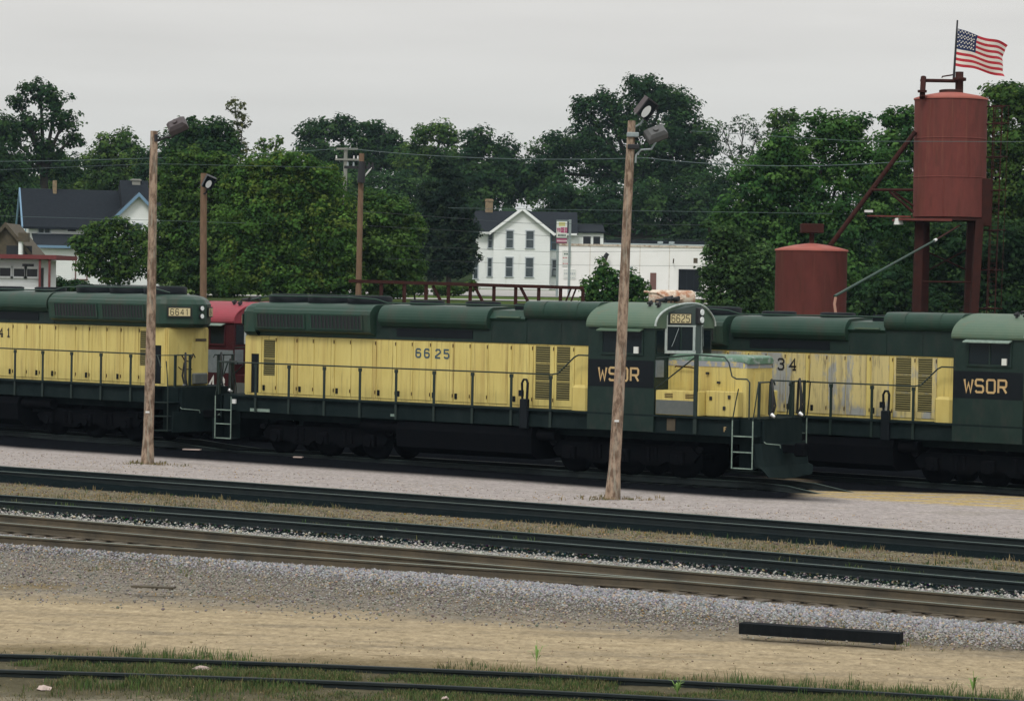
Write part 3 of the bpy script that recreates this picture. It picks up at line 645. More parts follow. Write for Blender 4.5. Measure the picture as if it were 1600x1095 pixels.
PA = (7.3176, 74.3388, .5998, 0.0)
loco_a = make_loco('locomotive', 'green and yellow locomotive number 6625 with its nose in full view', PA, text='6625',
    hood_digits=('6625', -11.60, 3.02, .235, 'digit_blue', dict(w=.2, aspect=.8, adv=.305, gaps={1: .09})))
lettering('F', (-1.0, -1.435, 1.34), (1, 0, 0), (0, 0, 1), .12, 'letter_gold', 'end_letter', loco_a, w=.2)
q = MB(); q.box(-2.78, -2.52, -1.44, -1.425, 1.30, 1.62); q.build('sill_hatch', 'tan_wood', loco_a)
PB = (17.1729, 73.6948, .6624, -.1378)
loco_b = make_loco('locomotive', 'weathered green and yellow locomotive with peeling doors lettered WSOR, behind the one numbered 6625', PB, text='6634', worn=True,
    hood_digits=('6634', -12.13, 3.0, .30, 'digit_black', dict(w=.17, aspect=.8, adv=.40, serif=True)))
psi_c = .66; rear = Vector((-9.37, 84.85)); XC = rear.x + 18.78 * math.cos(psi_c + math.pi); 
PC = (rear.x - 18.78 * math.cos(psi_c), rear.y + 18.78 * math.sin(psi_c), psi_c + math.pi, .17)
loco_c = make_loco('locomotive', 'green and yellow locomotive number 6641 seen from its hood end', PC, s=1, text='6641', cab_text=None,
    hood_digits=('6641', -9.72, 3.05, .25, 'digit_black', dict(w=.2, aspect=.8, adv=.36, serif=True)))
q = MB()
for k in range(6): q.box(-12.62, -12.3, .909, .915, 2.2 + k * .06, 2.22 + k * .06)
# red locomotive on the track behind, its cab showing in the gap
REDP = ('red', 'red', 'red', 'red_roof', 'red')
PD = [-4.0, 88.0, .62, -.27]
def loc_on(pose, px, py, c):
    n = Vector((math.sin(pose[2]), math.cos(pose[2]))); r = ray(px, py)
    k = (c + n.x * pose[0] + n.y * pose[1]) / (n.x * r.x + n.y * r.y); Pt = Vector((r.x * k, r.y * k))
    return (Pt.x - pose[0]) * math.cos(pose[2]) - (Pt.y - pose[1]) * math.sin(pose[2])
t48 = loc_on(PD, 366, 490, -1.52) + 3.15
PD[0] += t48 * math.cos(PD[2]); PD[1] -= t48 * math.sin(PD[2])
loco_d = make_loco('locomotive', 'red locomotive on the far track, its cab showing through the gap beside number 6641', PD, paint=REDP, text=None, cab_text=None, red=True, rear_detail=False)
lettering('48', (-4.22, -1.535, 1.80), (1, 0, 0), (0, 0, 1), .46, 'letter_white', 'cab_number', loco_d, w=.2, adv=.42)

# ------------------------------------------------------------------ ground, one sheet to the horizon
def curve(pts):
    """pixel points of a rail head -> dense ground polyline, extended straight beyond the frame"""
    q = [G(x, y, 0) for x, y in pts]
    q = [q[0] + (q[0] - q[1]) * 2.2] + q + [q[-1] + (q[-1] - q[-2]) * 2.2]
    X = np.array([p.x for p in q]); Y = np.array([p.y for p in q])
    c = np.polyfit(X[1:-1], Y[1:-1], 2 if len(pts) > 2 else 1)
    xs = np.linspace(X[0], X[-1], 70); ys = np.polyval(c, np.clip(xs, X[1] - 2, X[-2] + 2))
    sl = np.polyval(np.polyder(c), X[1] - 2); sr = np.polyval(np.polyder(c), X[-2] + 2)
    ys = ys + np.where(xs < X[1] - 2, (xs - (X[1] - 2)) * sl, 0) + np.where(xs > X[-2] + 2, (xs - (X[-2] + 2)) * sr, 0)
    return xs, ys
T1 = curve([(0, 727.5), (400, 755), (800, 781.5), (1200, 812), (1600, 841.5)])
T2 = curve([(0, 772.5), (400, 800), (800, 829.5), (1200, 862), (1600, 895)])
T3 = curve([(0, 802.5), (400, 836), (800, 869), (1200, 903), (1600, 936)])
T0 = curve([(0, 1013), (400, 1024), (800, 1041), (1200, 1062), (1600, 1085)])
def at(T, X): return np.interp(X, T[0], T[1])
def sn(X, D, f, seed):                       # cheap smooth noise
    r = np.random.default_rng(seed); o = 0; a = 1; tot = 0
    for k in range(4):
        th = r.uniform(0, 6.28, 5); ph = r.uniform(0, 6.28, 5); s_ = 0
        for t, p in zip(th, ph): s_ = s_ + np.sin((X * math.cos(t) + D * math.sin(t)) * f * r.uniform(.7, 1.4) + p + 1.3 * np.sin(X * f * .5 * math.sin(t) + p))
        o = o + a * s_ / 5 * 1.6; tot += a; a *= .6; f *= 2.1
    return o / tot
def build_ground():
    a1 = np.linspace(-.24, .24, 420); al = -.24 - np.geomspace(.01, .8, 22)[::-1]; ar = .24 + np.geomspace(.01, .8, 22)
    A = np.concatenate([al, a1, ar])
    Ds = np.concatenate([np.linspace(1, 32, 20), np.arange(32.2, 60, .11), np.arange(60, 92, .16), np.linspace(92.5, 130, 40), np.geomspace(131, 2600, 90)])
    AA, DD = np.meshgrid(A, Ds); X = AA * DD
    Z = gh(X, DD)
    d0, d1, d2, d3 = (DD - at(T, X) for T in (T0, T1, T2, T3))
    n1 = sn(X, DD * 1.6, 1.1, 1); n2 = sn(X, DD * 2, 3.2, 2); n3 = sn(X, DD * 2.4, 8, 3)
    # ballast shoulders: T3 stands on raised stone, falling to the near side
    Z = Z + np.where((d3 < 0) & (d3 > -6.5), .02 * n3, .015 * n2)
    Z = Z - .12 * np.clip((-d3 - 3.2) / 1.2, 0, 1) * (d0 > 2)
    Z = Z - .05 * np.clip((d3 + 2.6), 0, 1) * (d3 < 2) - .09 * np.exp(-((d3 + 2.75) / .45) ** 2)
    def C(*c): return np.array(c)
    def blend(c, col_, w): return c * (1 - w[..., None]) + C(*col_) * w[..., None]
    def st(a, b, t): t = np.clip((t - a) / (b - a + 0.0), 0, 1); return t * t * (3 - 2 * t)
    c = np.zeros(X.shape + (3,)) + C(.25, .21, .14)
    c = blend(c, (.155, .145, .115), st(-.6, .4, n1) * .8)                                        # near edge, grey dirt
    e0 = d0 + .5 * n1
    c = blend(c, (.095, .085, .055), st(-3.4, -2.6, e0) * (1 - st(.3, .9, e0)))                          # dark soil of the weedy track
    c = blend(c, (.17, .135, .08), st(.3, 1.0, e0))
    sand = st(.9, 2.0, e0 + .3 * n2); c = blend(c, (.36, .29, .19), sand); n4 = sn(X * .28, DD * 1.5, 2.6, 21); c = blend(c, (.20, .17, .125), sand * st(.05, .75, n4) * .7); c = blend(c, (.43, .35, .235), sand * st(.1, .8, -n4) * .5); n5 = sn(X * .5, DD * 2.2, 6.5, 22); c = blend(c, (.24, .185, .115), sand * st(.1, .9, n5) * .55); c = blend(c, (.21, .165, .10), sand * (1 - st(1.0, 2.6, e0 + .5 * n2)) * .6)
    c = blend(c, (.27, .215, .135), st(.0, .8, n2) * sand * .6)
    g = DD - (at(T3, X) - 8.1 + .34 * np.clip(X, -9, 8)) + .85 * n1 + .6 * n2 + .3 * n3                                       # gravel edge
    gm = st(-.9, 1.2, g)
    c = blend(c, (.225, .20, .165), gm)
    c = blend(c, (.15, .135, .105), gm * st(.0, .9, n5) * (1 - st(2.5, 5, g)) * .6); c = blend(c, (.21, .165, .10), gm * st(.0, .6, n1) * (1 - st(2.2, 3.5, g)) * (.25 + .75 * st(-1, -5, X)))
    c = blend(c, (.27, .265, .27), st(-5.0, -3.4, d3 + .7 * n1 + .3 * n2))                                           # blue grey ballast
    c = blend(c, (.36, .34, .32), st(-3.4, -2.4, d3 + .2 * n2))
    c = blend(c, (.12, .10, .075), st(-2.5, -2.2, d3) * (1 - st(.2, .6, d3)))
    c = blend(c, (.40, .39, .37), st(.2, .6, d3))
    c = blend(c, (.20, .20, .19), st(1.0, 1.6, d3 + .3 * n2) * .6)
    c = blend(c, (.008, .014, .014), st(-3.3, -2.8, d2 + .35 * n2) )
    c = blend(c, (.035, .055, .03), st(.3, .8, n2) * (np.abs(d2 + 1) < 1.2) * .7)
    c = blend(c, (.165, .142, .10), st(.35, .8, d2 + .3 * n3))
    c = blend(c, (.125, .125, .07), st(.1, .7, n2) * st(.35, .8, d2) * .7)
    c = blend(c, (.23, .19, .13), st(.3, .9, -n2) * st(.35, .8, d2) * .6)
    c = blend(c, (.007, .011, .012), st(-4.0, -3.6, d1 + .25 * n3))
    c = blend(c, (.335, .30, .285), st(.2, .55, d1 + .10 * n3)); c = blend(c, (.29, .26, .235), st(.15, .7, sn(X * .4, DD, 2.2, 41)) * st(.2, .55, d1) * .7)
    c = blend(c, (.27, .225, .18), st(.3, .9, n2) * st(.3, .6, d1) * .5)
    # soft shade under and in front of the standing train, painted into the ground
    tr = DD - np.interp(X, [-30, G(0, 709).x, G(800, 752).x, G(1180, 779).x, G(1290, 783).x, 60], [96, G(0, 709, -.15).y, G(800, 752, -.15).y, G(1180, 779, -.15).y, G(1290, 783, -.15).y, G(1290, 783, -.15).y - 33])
    train_shade = st(-.5, 1.2, tr + .25 * n2)
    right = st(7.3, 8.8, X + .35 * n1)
    c = blend(c, (.007, .008, .010), train_shade * (1 - right))
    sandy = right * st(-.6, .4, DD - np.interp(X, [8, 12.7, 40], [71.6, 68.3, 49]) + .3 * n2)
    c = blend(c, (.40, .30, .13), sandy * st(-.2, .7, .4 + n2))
    c = blend(c, (.007, .008, .010), right * st(0, .8, DD - np.interp(X, [8, 12.7, 40], [74.2, 74.3, 54]) + .3 * n2))  # same painted shade below the locomotive on the right
    far = st(96, 102, DD); c = blend(c, (.05, .062, .030), far); c = blend(c, (.075, .11, .035), st(150, 165, DD))
    c = blend(c, (.03, .045, .02), st(300, 330, DD))
    mot = .16 + .06 * (DD < 60)[..., None]; c = c * (1 + mot * n3[..., None] * .8 + .10 * n2[..., None])
    r_, k_ = X.shape
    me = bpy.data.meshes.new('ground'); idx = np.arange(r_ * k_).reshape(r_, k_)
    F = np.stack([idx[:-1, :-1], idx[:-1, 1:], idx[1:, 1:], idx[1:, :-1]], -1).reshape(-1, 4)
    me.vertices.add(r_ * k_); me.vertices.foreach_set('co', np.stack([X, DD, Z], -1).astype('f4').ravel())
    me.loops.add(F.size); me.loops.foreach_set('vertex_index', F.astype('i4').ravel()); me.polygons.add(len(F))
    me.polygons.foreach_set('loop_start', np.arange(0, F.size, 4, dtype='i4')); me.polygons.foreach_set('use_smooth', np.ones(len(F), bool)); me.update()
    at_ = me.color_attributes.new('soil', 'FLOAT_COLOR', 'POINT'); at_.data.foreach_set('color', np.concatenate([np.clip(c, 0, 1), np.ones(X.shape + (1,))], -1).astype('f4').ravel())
    m = bpy.data.materials.new('ground_soil_and_gravel'); m.use_nodes = True; t = m.node_tree; b = t.nodes['Principled BSDF']; b.inputs['Roughness'].default_value = .95; b.inputs['Specular IOR Level'].default_value = 0
    va = t.nodes.new('ShaderNodeVertexColor'); va.layer_name = 'soil'
    tcn = t.nodes.new('ShaderNodeTexCoord'); mpn = t.nodes.new('ShaderNodeMapping'); mpn.inputs['Scale'].default_value = (1, .55, 1); t.links.new(tcn.outputs['Object'], mpn.inputs[0])
    n_ = t.nodes.new('ShaderNodeTexNoise'); n_.inputs['Scale'].default_value = 9; n_.inputs['Detail'].default_value = 8; n_.inputs['Roughness'].default_value = .8; t.links.new(mpn.outputs[0], n_.inputs['Vector'])
    mr_ = t.nodes.new('ShaderNodeMapRange'); mr_.inputs['From Min'].default_value = .3; mr_.inputs['From Max'].default_value = .7; mr_.inputs['To Min'].default_value = .62; mr_.inputs['To Max'].default_value = 1.38; t.links.new(n_.outputs['Fac'], mr_.inputs['Value'])
    sc = t.nodes.new('ShaderNodeVectorMath'); sc.operation = 'SCALE'; t.links.new(va.outputs['Color'], sc.inputs[0]); t.links.new(mr_.outputs[0], sc.inputs['Scale']); t.links.new(sc.outputs[0], b.inputs['Base Color'])
    bn = t.nodes.new('ShaderNodeBump'); bn.inputs['Strength'].default_value = .6; bn.inputs['Distance'].default_value = .05; t.links.new(n_.outputs['Fac'], bn.inputs['Height']); t.links.new(bn.outputs[0], b.inputs['Normal'])
    me.materials.append(m); o = bpy.data.objects.new('ground', me); col.objects.link(o); tag(o, kind='structure')
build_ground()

# ------------------------------------------------------------------ tracks
RAILP = [(-.07, 0), (.07, 0), (.07, .012), (.012, .03), (.010, .12), (.034, .135), (.034, .165), (.024, .172), (-.024, .172), (-.034, .165), (-.034, .135), (-.010, .12), (-.012, .03), (-.07, .012)]
def rail_mesh(name, pts, parent, m, mh, s=1.0):
    """pts: list of Vector of the rail foot; rail swept along it"""
    mb = MB(); n = len(RAILP); vs = []
    for k, p in enumerate(pts):
        d = (pts[min(k + 1, len(pts) - 1)] - pts[max(k - 1, 0)]); d.z = 0; d.normalize(); nr = Vector((-d.y, d.x, 0))
        for a, b in RAILP: vs.append(p + nr * a * s + Vector((0, 0, b * s)))
    f1 = []; f2 = []
    for k in range(len(pts) - 1):
        for i in range(n):
            f = (k * n + i, k * n + (i + 1) % n, (k + 1) * n + (i + 1) % n, (k + 1) * n + i)
            (f2 if i in (6, 7, 8) else f1).append(f)
    mb.add(vs, f1, m); b0 = len(mb.v) - len(vs)
    k_ = mb._m(mh)
    for f in f2: mb.f.append(list(f)); mb.mi.append(k_); mb.sm.append(False)
    return mb.build(name, None, parent)
def normals(pts):
    out = []
    for k in range(len(pts)):
        d = (pts[min(k + 1, len(pts) - 1)] - pts[max(k - 1, 0)]); d.z = 0; d.normalize(); out.append(Vector((-d.y, d.x, 0)))
    return out
tie_meshes = {}
def track(label, xs, ys, m, mh, mt, base=-.17, ties=True, zf=None, xr=(-22, 22), top=None, sp=.56, tie_l=2.55, gauge=1.50):
    t = empty('railway_track', (0, 0, 0)); tag(t, label, 'railway track', 'parallel yard tracks')
    far = [Vector((x, y, base + (zf(x) if zf else 0))) for x, y in zip(xs, ys)]
    nn = normals(far); near = [p - n * gauge for p, n in zip(far, nn)]
    rail_mesh('rail', far, t, m, mh); rail_mesh('rail', near, t, m, mh)
    if ties:
        cen = [(a + b) / 2 for a, b in zip(far, near)]
        if mt not in tie_meshes:
            q = MB(); q.bbox(-.115, .115, -tie_l / 2, tie_l / 2, -.18, 0, .012); tie_meshes[mt] = q.mesh('tie', mt)
        acc = 0; last = cen[0]
        nxt = 0
        for k in range(len(cen) - 1):
            seg = (cen[k + 1] - cen[k]).length
            while nxt < acc + seg:
                u = (nxt - acc) / seg; p = cen[k].lerp(cen[k + 1], u)
                if xr[0] < p.x < xr[1]:
                    d = cen[k + 1] - cen[k]; ang = math.atan2(d.y, d.x) + random.uniform(-.025, .025)
                    j = random.uniform(-.05, .05)
                    inst('tie', tie_meshes[mt], t, (p.x - d.normalized().y * j, p.y, p.z - .004 + random.uniform(-.012, .004)), (0, 0, ang))
                nxt += sp * random.uniform(.93, 1.07)
            acc += seg
    return t, far, near
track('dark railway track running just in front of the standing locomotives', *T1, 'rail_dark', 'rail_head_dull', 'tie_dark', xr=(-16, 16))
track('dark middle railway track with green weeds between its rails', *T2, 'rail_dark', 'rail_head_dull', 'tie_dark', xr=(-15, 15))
tmain, fr3, nr3 = track('brown railway track on pale stone ballast with exposed tie ends', *T3, 'rail', 'rail_head', 'tie', xr=(-14, 15), tie_l=2.75)
track('sunken railway track overgrown with grass', *T0, 'rail_dark', 'rail_dark', 'tie_dark', base=-.245, ties=False)
# third rail of the turnout on the near side of the brown track
x3, y3 = curve([(0, 836), (250, 853), (500, 871), (800, 890)])
k3 = x3 < G(1100, 905).x
rail_mesh('guard_rail', [Vector((x, y, -.17)) for x, y in zip(x3[k3], y3[k3])], tmain, 'rail', 'rail_head')
def pose_line(pose, a, b, n=2): return [Vector((pose[0] + t * math.cos(pose[2]), pose[1] - t * math.sin(pose[2]), pose[3])) for t in np.linspace(a, b, n)]
def train_track(label, pts):
    xs = np.array([p.x for p in pts]); ys = np.array([p.y for p in pts]); zs = np.array([p.z for p in pts])
    xx = np.linspace(xs[0], xs[-1], 60); yy = np.interp(xx, xs, ys); nn_ = np.interp(xx, xs, zs)
    ker = np.ones(7) / 7; ys2 = np.convolve(np.pad(yy, 3, 'edge'), ker, 'valid')
    off = .75 / math.cos(.62)
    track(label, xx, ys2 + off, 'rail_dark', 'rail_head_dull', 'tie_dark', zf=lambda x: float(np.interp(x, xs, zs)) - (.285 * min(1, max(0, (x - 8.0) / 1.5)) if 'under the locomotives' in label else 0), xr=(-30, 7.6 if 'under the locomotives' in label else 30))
ca = pose_line(PC, 3, -18.8)                      # from the far left towards the coupling
train_track('dark railway track under the locomotives 6625 and 6641', ca + pose_line(PA, -18.8, 6) + pose_line(PA, 30, 30, 1))
train_track('railway track under the rear line of locomotives', pose_line(PD, -30, 3) + pose_line(PB, -16, 10))

# ------------------------------------------------------------------ loose stone, pebbles and grass (uncountable)
def bulk_mesh(name, V, Fc, mats, label=None, cat=None, colr=None, mi=None):
    me = bpy.data.meshes.new(name); n = Fc.shape[1]
    me.vertices.add(len(V)); me.vertices.foreach_set('co', V.astype('f4').ravel())
    me.loops.add(Fc.size); me.loops.foreach_set('vertex_index', Fc.astype('i4').ravel()); me.polygons.add(len(Fc))
    me.polygons.foreach_set('loop_start', np.arange(0, Fc.size, n, dtype='i4')); me.update()
    if colr is not None:
        a = me.color_attributes.new('tint', 'FLOAT_COLOR', 'POINT'); a.data.foreach_set('color', np.concatenate([np.clip(colr, 0, 1), np.ones((len(colr), 1))], -1).astype('f4').ravel())
    me.materials.append(mats); return me
def tint_mat(name, rough=.9, trans=0.0, spec=.2):
    m = bpy.data.materials.new(name); m.use_nodes = True; t = m.node_tree; b = t.nodes['Principled BSDF']; b.inputs['Roughness'].default_value = rough; b.inputs['Specular IOR Level'].default_value = spec
    va = t.nodes.new('ShaderNodeVertexColor'); va.layer_name = 'tint'; t.links.new(va.outputs['Color'], b.inputs['Base Color'])
    if trans:
        tl = t.nodes.new('ShaderNodeBsdfTranslucent'); t.links.new(va.outputs['Color'], tl.inputs['Color']); mx = t.nodes.new('ShaderNodeMixShader'); mx.inputs[0].default_value = trans
        t.links.new(b.outputs[0], mx.inputs[1]); t.links.new(tl.outputs[0], mx.inputs[2]); t.links.new(mx.outputs[0], t.nodes['Material Output'].inputs[0])
    return m
M['stones'] = tint_mat('crushed_stone', .95, 0, .0); M['leaves'] = tint_mat('leaf_tissue', .9, .38, .03); M['grass'] = tint_mat('grass_blades', .8, .3)
OCT = np.array([(1, 0, 0), (-1, 0, 0), (0, 1, 0), (0, -1, 0), (0, 0, 1), (0, 0, -1)], float)
OF = np.array([(0, 2, 4), (2, 1, 4), (1, 3, 4), (3, 0, 4), (2, 0, 5), (1, 2, 5), (3, 1, 5), (0, 3, 5)])
def off_tie(X, D):
    a, b = G(1154, 987, -.17), G(1405, 1004, -.17); u = (X - a.x) / (b.x - a.x); return (u < -.04) | (u > 1.04) | (D - (a.y + u * (b.y - a.y)) < -.30) | (D - (a.y + u * (b.y - a.y)) > .38)
def stones(name, label, n, xr, dfun, size, base_col, var, zoff=0.0, warm=.0):
    X = rng.uniform(xr[0], xr[1], n); D = dfun(X, rng); kp = off_tie(X, D); X, D = X[kp], D[kp]; n = len(X); s_ = rng.uniform(size[0], size[1], n) * rng.choice([1, 1, 1, 1.4], n)
    Z = gh(X, D) + zoff + s_ * .15
    q = OCT[None] * rng.uniform(.55, 1.2, (n, 6, 1)) * s_[:, None, None] * .5; q[..., 2] *= .75
    a = rng.uniform(0, 6.28, n); ca_, sa_ = np.cos(a)[:, None], np.sin(a)[:, None]; tl = rng.uniform(-.7, .7, n)[:, None]
    x_, y_, z_ = q[..., 0] + tl * q[..., 2], q[..., 1], q[..., 2] - tl * q[..., 0] * .6
    V = np.stack([x_ * ca_ - y_ * sa_ + X[:, None], x_ * sa_ + y_ * ca_ + D[:, None], z_ + Z[:, None]], -1).reshape(-1, 3)
    Fc = (np.arange(n)[:, None, None] * 6 + OF[None]).reshape(-1, 3)
    c = np.array(base_col)[None] * (1 + rng.uniform(-var, var, (n, 1))) + rng.uniform(-.02, .02, (n, 3)) + np.where(rng.random((n, 1)) < warm, np.array([[.10, .03, -.05]]), 0)
    me = bulk_mesh(name, V, Fc, M['stones'], colr=np.repeat(c, 6, 0)); o = bpy.data.objects.new(name, me); col.objects.link(o); tag(o, label, 'gravel', kind='stuff'); return o
stones('ballast', 'pale crushed stone ballast along the near side of the brown track', 30000, (-11, 12.5), lambda X, r: at(T3, X) - 2.72 - np.abs(r.normal(0, 1.1, len(X))), (.03, .07), (.26, .26, .272), .42, .0, .12)
stones('ballast', 'pale crushed stone ballast between the brown track and the dark middle track', 20000, (-14, 14), lambda X, r: at(T3, X) + .35 + np.abs(r.normal(0, 1.0, len(X))), (.035, .07), (.31, .30, .28), .5, .0, .06)
stones('gravel', 'grey brown gravel beside the sandy strip', 24000, (-10, 11), lambda X, r: at(T3, X) - 3.9 - np.minimum(r.gamma(2.2, .42, len(X)), r.uniform(1.3, 2.3, len(X))) * (4.0 - .30 * X) / 1.6, (.02, .055), (.235, .22, .20), .5, .0, .05)
stones('gravel', 'tan gravel between the two dark tracks', 12000, (-16, 15), lambda X, r: at(T2, X) + .3 + r.uniform(0, 1, len(X)) * (at(T1, X) - at(T2, X) - 4.1), (.025, .055), (.185, .16, .12), .5, .0, .15)
stones('gravel', 'stray pebbles on the sandy strip', 1100, (-8, 9), lambda X, r: at(T0, X) + r.uniform(-3.5, 5, len(X)), (.012, .04), (.25, .20, .13), .45)
stones('gravel', 'fine pinkish gravel between the front dark track and the locomotives', 3500, (-16, 16), lambda X, r: at(T1, X) + .4 + r.uniform(0, 5.5, len(X)), (.02, .045), (.33, .29, .26), .35, 0, .2)
stones('ballast', 'black stones between the rails of the dark middle track', 5000, (-14, 14), lambda X, r: at(T2, X) + r.uniform(-2.6, -.1, len(X)), (.03, .07), (.05, .055, .05), .8)  # near-black stones to go with the dark band of the middle track
b1_ = G(230, 731, -.16); b2_ = G(957, 779, -.16)
def grass(name, label, X, D, h, cols, blades=7, spread=.07, w=.006):
    kp = off_tie(X, D); X, D, h = X[kp], D[kp], h[kp]
    n = len(X); N = n * blades
    bx = np.repeat(X, blades) + rng.normal(0, spread, N); bd = np.repeat(D, blades) + rng.normal(0, spread, N); hh = np.repeat(h, blades) * rng.uniform(.45, 1.15, N)
    bz = gh(bx, bd) - .01; a = rng.uniform(0, 6.28, N); ln = rng.uniform(.1, .75, N) * hh; wx, wy = np.cos(a + 1.57) * w, np.sin(a + 1.57) * w
    base = np.stack([bx, bd, bz], -1); mid = base + np.stack([np.cos(a) * ln * .35, np.sin(a) * ln * .35, hh * .6], -1); tip = base + np.stack([np.cos(a) * ln, np.sin(a) * ln, hh], -1)
    wv = np.stack([wx, wy, 0 * wx], -1)
    V = np.stack([base - wv, base + wv, mid + wv * .8, mid - wv * .8, tip], 1).reshape(-1, 3)
    i0 = np.arange(N)[:, None] * 5; Fc = np.concatenate([i0 + np.array([[0, 1, 2]]), i0 + np.array([[0, 2, 3]]), i0 + np.array([[3, 2, 4]])], 0)
    c = np.array(cols)[rng.integers(0, len(cols), n)]; c = np.repeat(c, blades, 0) * rng.uniform(.7, 1.3, (N, 1)); c = np.repeat(c, 5, 0)
    me = bulk_mesh(name, V, Fc, M['grass'], colr=c); o = bpy.data.objects.new(name, me); col.objects.link(o); tag(o, label, 'grass', kind='stuff'); return o
GREENS = [(.062, .120, .034), (.045, .085, .028), (.095, .150, .042), (.14, .14, .06), (.06, .075, .035)]; DRY = [(.26, .20, .10), (.20, .16, .08), (.13, .13, .055), (.30, .24, .14)]
nA = 17000; X = rng.uniform(-8.5, 8.5, nA); D = at(T0, X) + rng.normal(-.95, .75, nA)
keep = (sn(X, D, 1.4, 11) + .035 * X > -.35) & (D - at(T0, X) < 1.0 + .5 * sn(X, D, 2, 5)); X, D = X[keep], D[keep]
grass('grass', 'green grass growing along the sunken track', X, D, .05 + .085 * np.clip(sn(X, D, 1.1, 12) + .45, 0, 1.5), GREENS + DRY[1:3], 7, .06, .005)
nA = 900; X = rng.uniform(-8, 8, nA); D = at(T0, X) + rng.normal(.45, .35, nA); k_ = sn(X, D, .9, 31) > .0
grass('grass', 'tall grass tufts along the sandy edge of the sunken track', X[k_], D[k_], rng.uniform(.06, .2, k_.sum()), GREENS[:3], 7, .06, .005)
nA = 1500; X = rng.uniform(-16, 15, nA); D = at(T2, X) + rng.uniform(.2, 1, nA) * (at(T1, X) - at(T2, X) - 3.7); k_ = sn(X, D, 1.0, 33) > -.15
grass('dry_grass', 'short dry grass between the two dark tracks', X[k_], D[k_], rng.uniform(.04, .16, k_.sum()), DRY + [GREENS[1]], 6, .08, .008)
nA = 700; X = rng.uniform(-14, 14, nA); D = at(T2, X) + rng.uniform(-1.8, 0, nA); k_ = (sn(X, D, .7, 34) > .1) | (X < -8)
grass('grass', 'low weeds between the rails of the dark middle track', X[k_], D[k_], rng.uniform(.05, .15, k_.sum()), GREENS, 6, .08, .01)
nA = 900; X = rng.uniform(-9, 9, nA); D = at(T3, X) - rng.uniform(4.2, 7.5, nA); k_ = sn(X, D, 1.0, 35) > .25
grass('dry_grass', 'scattered dry grass on the grey brown gravel', X[k_], D[k_], rng.uniform(.03, .09, k_.sum()), DRY + GREENS[:1], 5, .08, .008)
for q_ in (b1_, b2_): X = rng.normal(q_[0], .45, 40); grass('dry_grass', 'dry grass and dirt clinging to the foot of a light pole', X, rng.normal(q_[1], .3, 40), rng.uniform(.04, .14, 40), DRY[:3], 6, .06, .012)
nA = 1600; X = rng.uniform(-8, 8, nA); D = at(T0, X) - rng.uniform(2.2, 4.6, nA); k_ = sn(X, D, 1.2, 37) > -.1
grass('dry_grass', 'short worn grass on the bare ground nearest the camera', X[k_], D[k_], rng.uniform(.02, .06, k_.sum()), DRY[1:3] + GREENS[3:], 6, .07, .006)
nA = 350; X = rng.uniform(-16, 16, nA); D = at(T1, X) + rng.uniform(.3, 1.2, nA); k_ = sn(X, D, .8, 36) > .3
grass('dry_grass', 'sparse dry tufts beside the front dark track', X[k_], D[k_], rng.uniform(.03, .09, k_.sum()), DRY, 5, .1, .008)
for (px, py, lab, h_) in ((1058, 1088, 'bright green weed plant growing inside the sunken track', .26), (1520, 1088, 'pale green weed plant at the right end of the sunken track', .34), (838, 1040, 'thin tall weed standing on the far rail of the sunken track', .36)):
    p = G(px, py, -.17); q = MB(); nb = 16 if h_ < .35 else 11
    for i in range(nb):
        a = random.uniform(0, 6.28); l = random.uniform(.5, 1) * h_; r_ = random.uniform(.15, .55) * l
        p0 = Vector((0, 0, l * .25)); p1 = Vector((math.cos(a) * r_ * .6, math.sin(a) * r_ * .6, l * .8)); p2 = Vector((math.cos(a) * r_ * 1.3, math.sin(a) * r_ * 1.3, l * .85)); wv = Vector((-math.sin(a), math.cos(a), 0)) * .014
        q.add([p0, p1 - wv, p1 + wv, p2], [(0, 1, 2), (2, 1, 3)])
    q.path([(0, 0, 0), (.01, 0, h_ * .5), (0, .01, h_)], .004, 4)
    M.setdefault('weed', mat('bright_weed_leaf', (.16, .27, .06), .7)); o = q.build('weed_plant', 'weed'); o.location = p; tag(o, lab, 'weed')

# loose timbers and scraps
a_ = G(1154, 987, -.17); b_ = G(1405, 1004, -.17); d_ = b_ - a_
t = MB(); t.bbox(0, d_.length, 0, .24, 0, .17, .008); t.mats = []; t.mi = [0] * len(t.f)
o = t.build('railroad_tie', 'tie_black'); o.location = a_ + Vector((0, 0, -.03)); o.rotation_euler = (0, 0, math.atan2(d_.y, d_.x)); tag(o, 'black creosoted railroad tie lying alone on the gravel', 'railroad tie')
for px, py, sx, sy, lab in ((68, 1076, .10, .07, 'pinkish white scrap lying on the bare ground near the grass'), (316, 1046, .16, .03, 'pale crumpled scrap in the grass between the sunken rails'), (695, 1092, .05, .04, 'small white scrap below the sunken track')):
    p = G(px, py, -.15); q = MB(); nn_ = 9; ring = [(sx * random.uniform(.6, 1.1) * math.cos(k * 6.283 / nn_), sy * 1.6 * random.uniform(.6, 1.1) * math.sin(k * 6.283 / nn_), random.uniform(.0, .035)) for k in range(nn_)]; mid_ = [(a * .5, b * .5, random.uniform(.02, .06)) for a, b, c in ring]; q.add(ring + mid_ + [(0, 0, .03)], [(k, (k + 1) % nn_, nn_ + (k + 1) % nn_, nn_ + k) for k in range(nn_)] + [(nn_ + k, nn_ + (k + 1) % nn_, 2 * nn_) for k in range(nn_)]); o = q.build('litter_scrap', 'litter'); o.location = p; o.rotation_euler = (.1, .1, .3); tag(o, lab, 'litter')
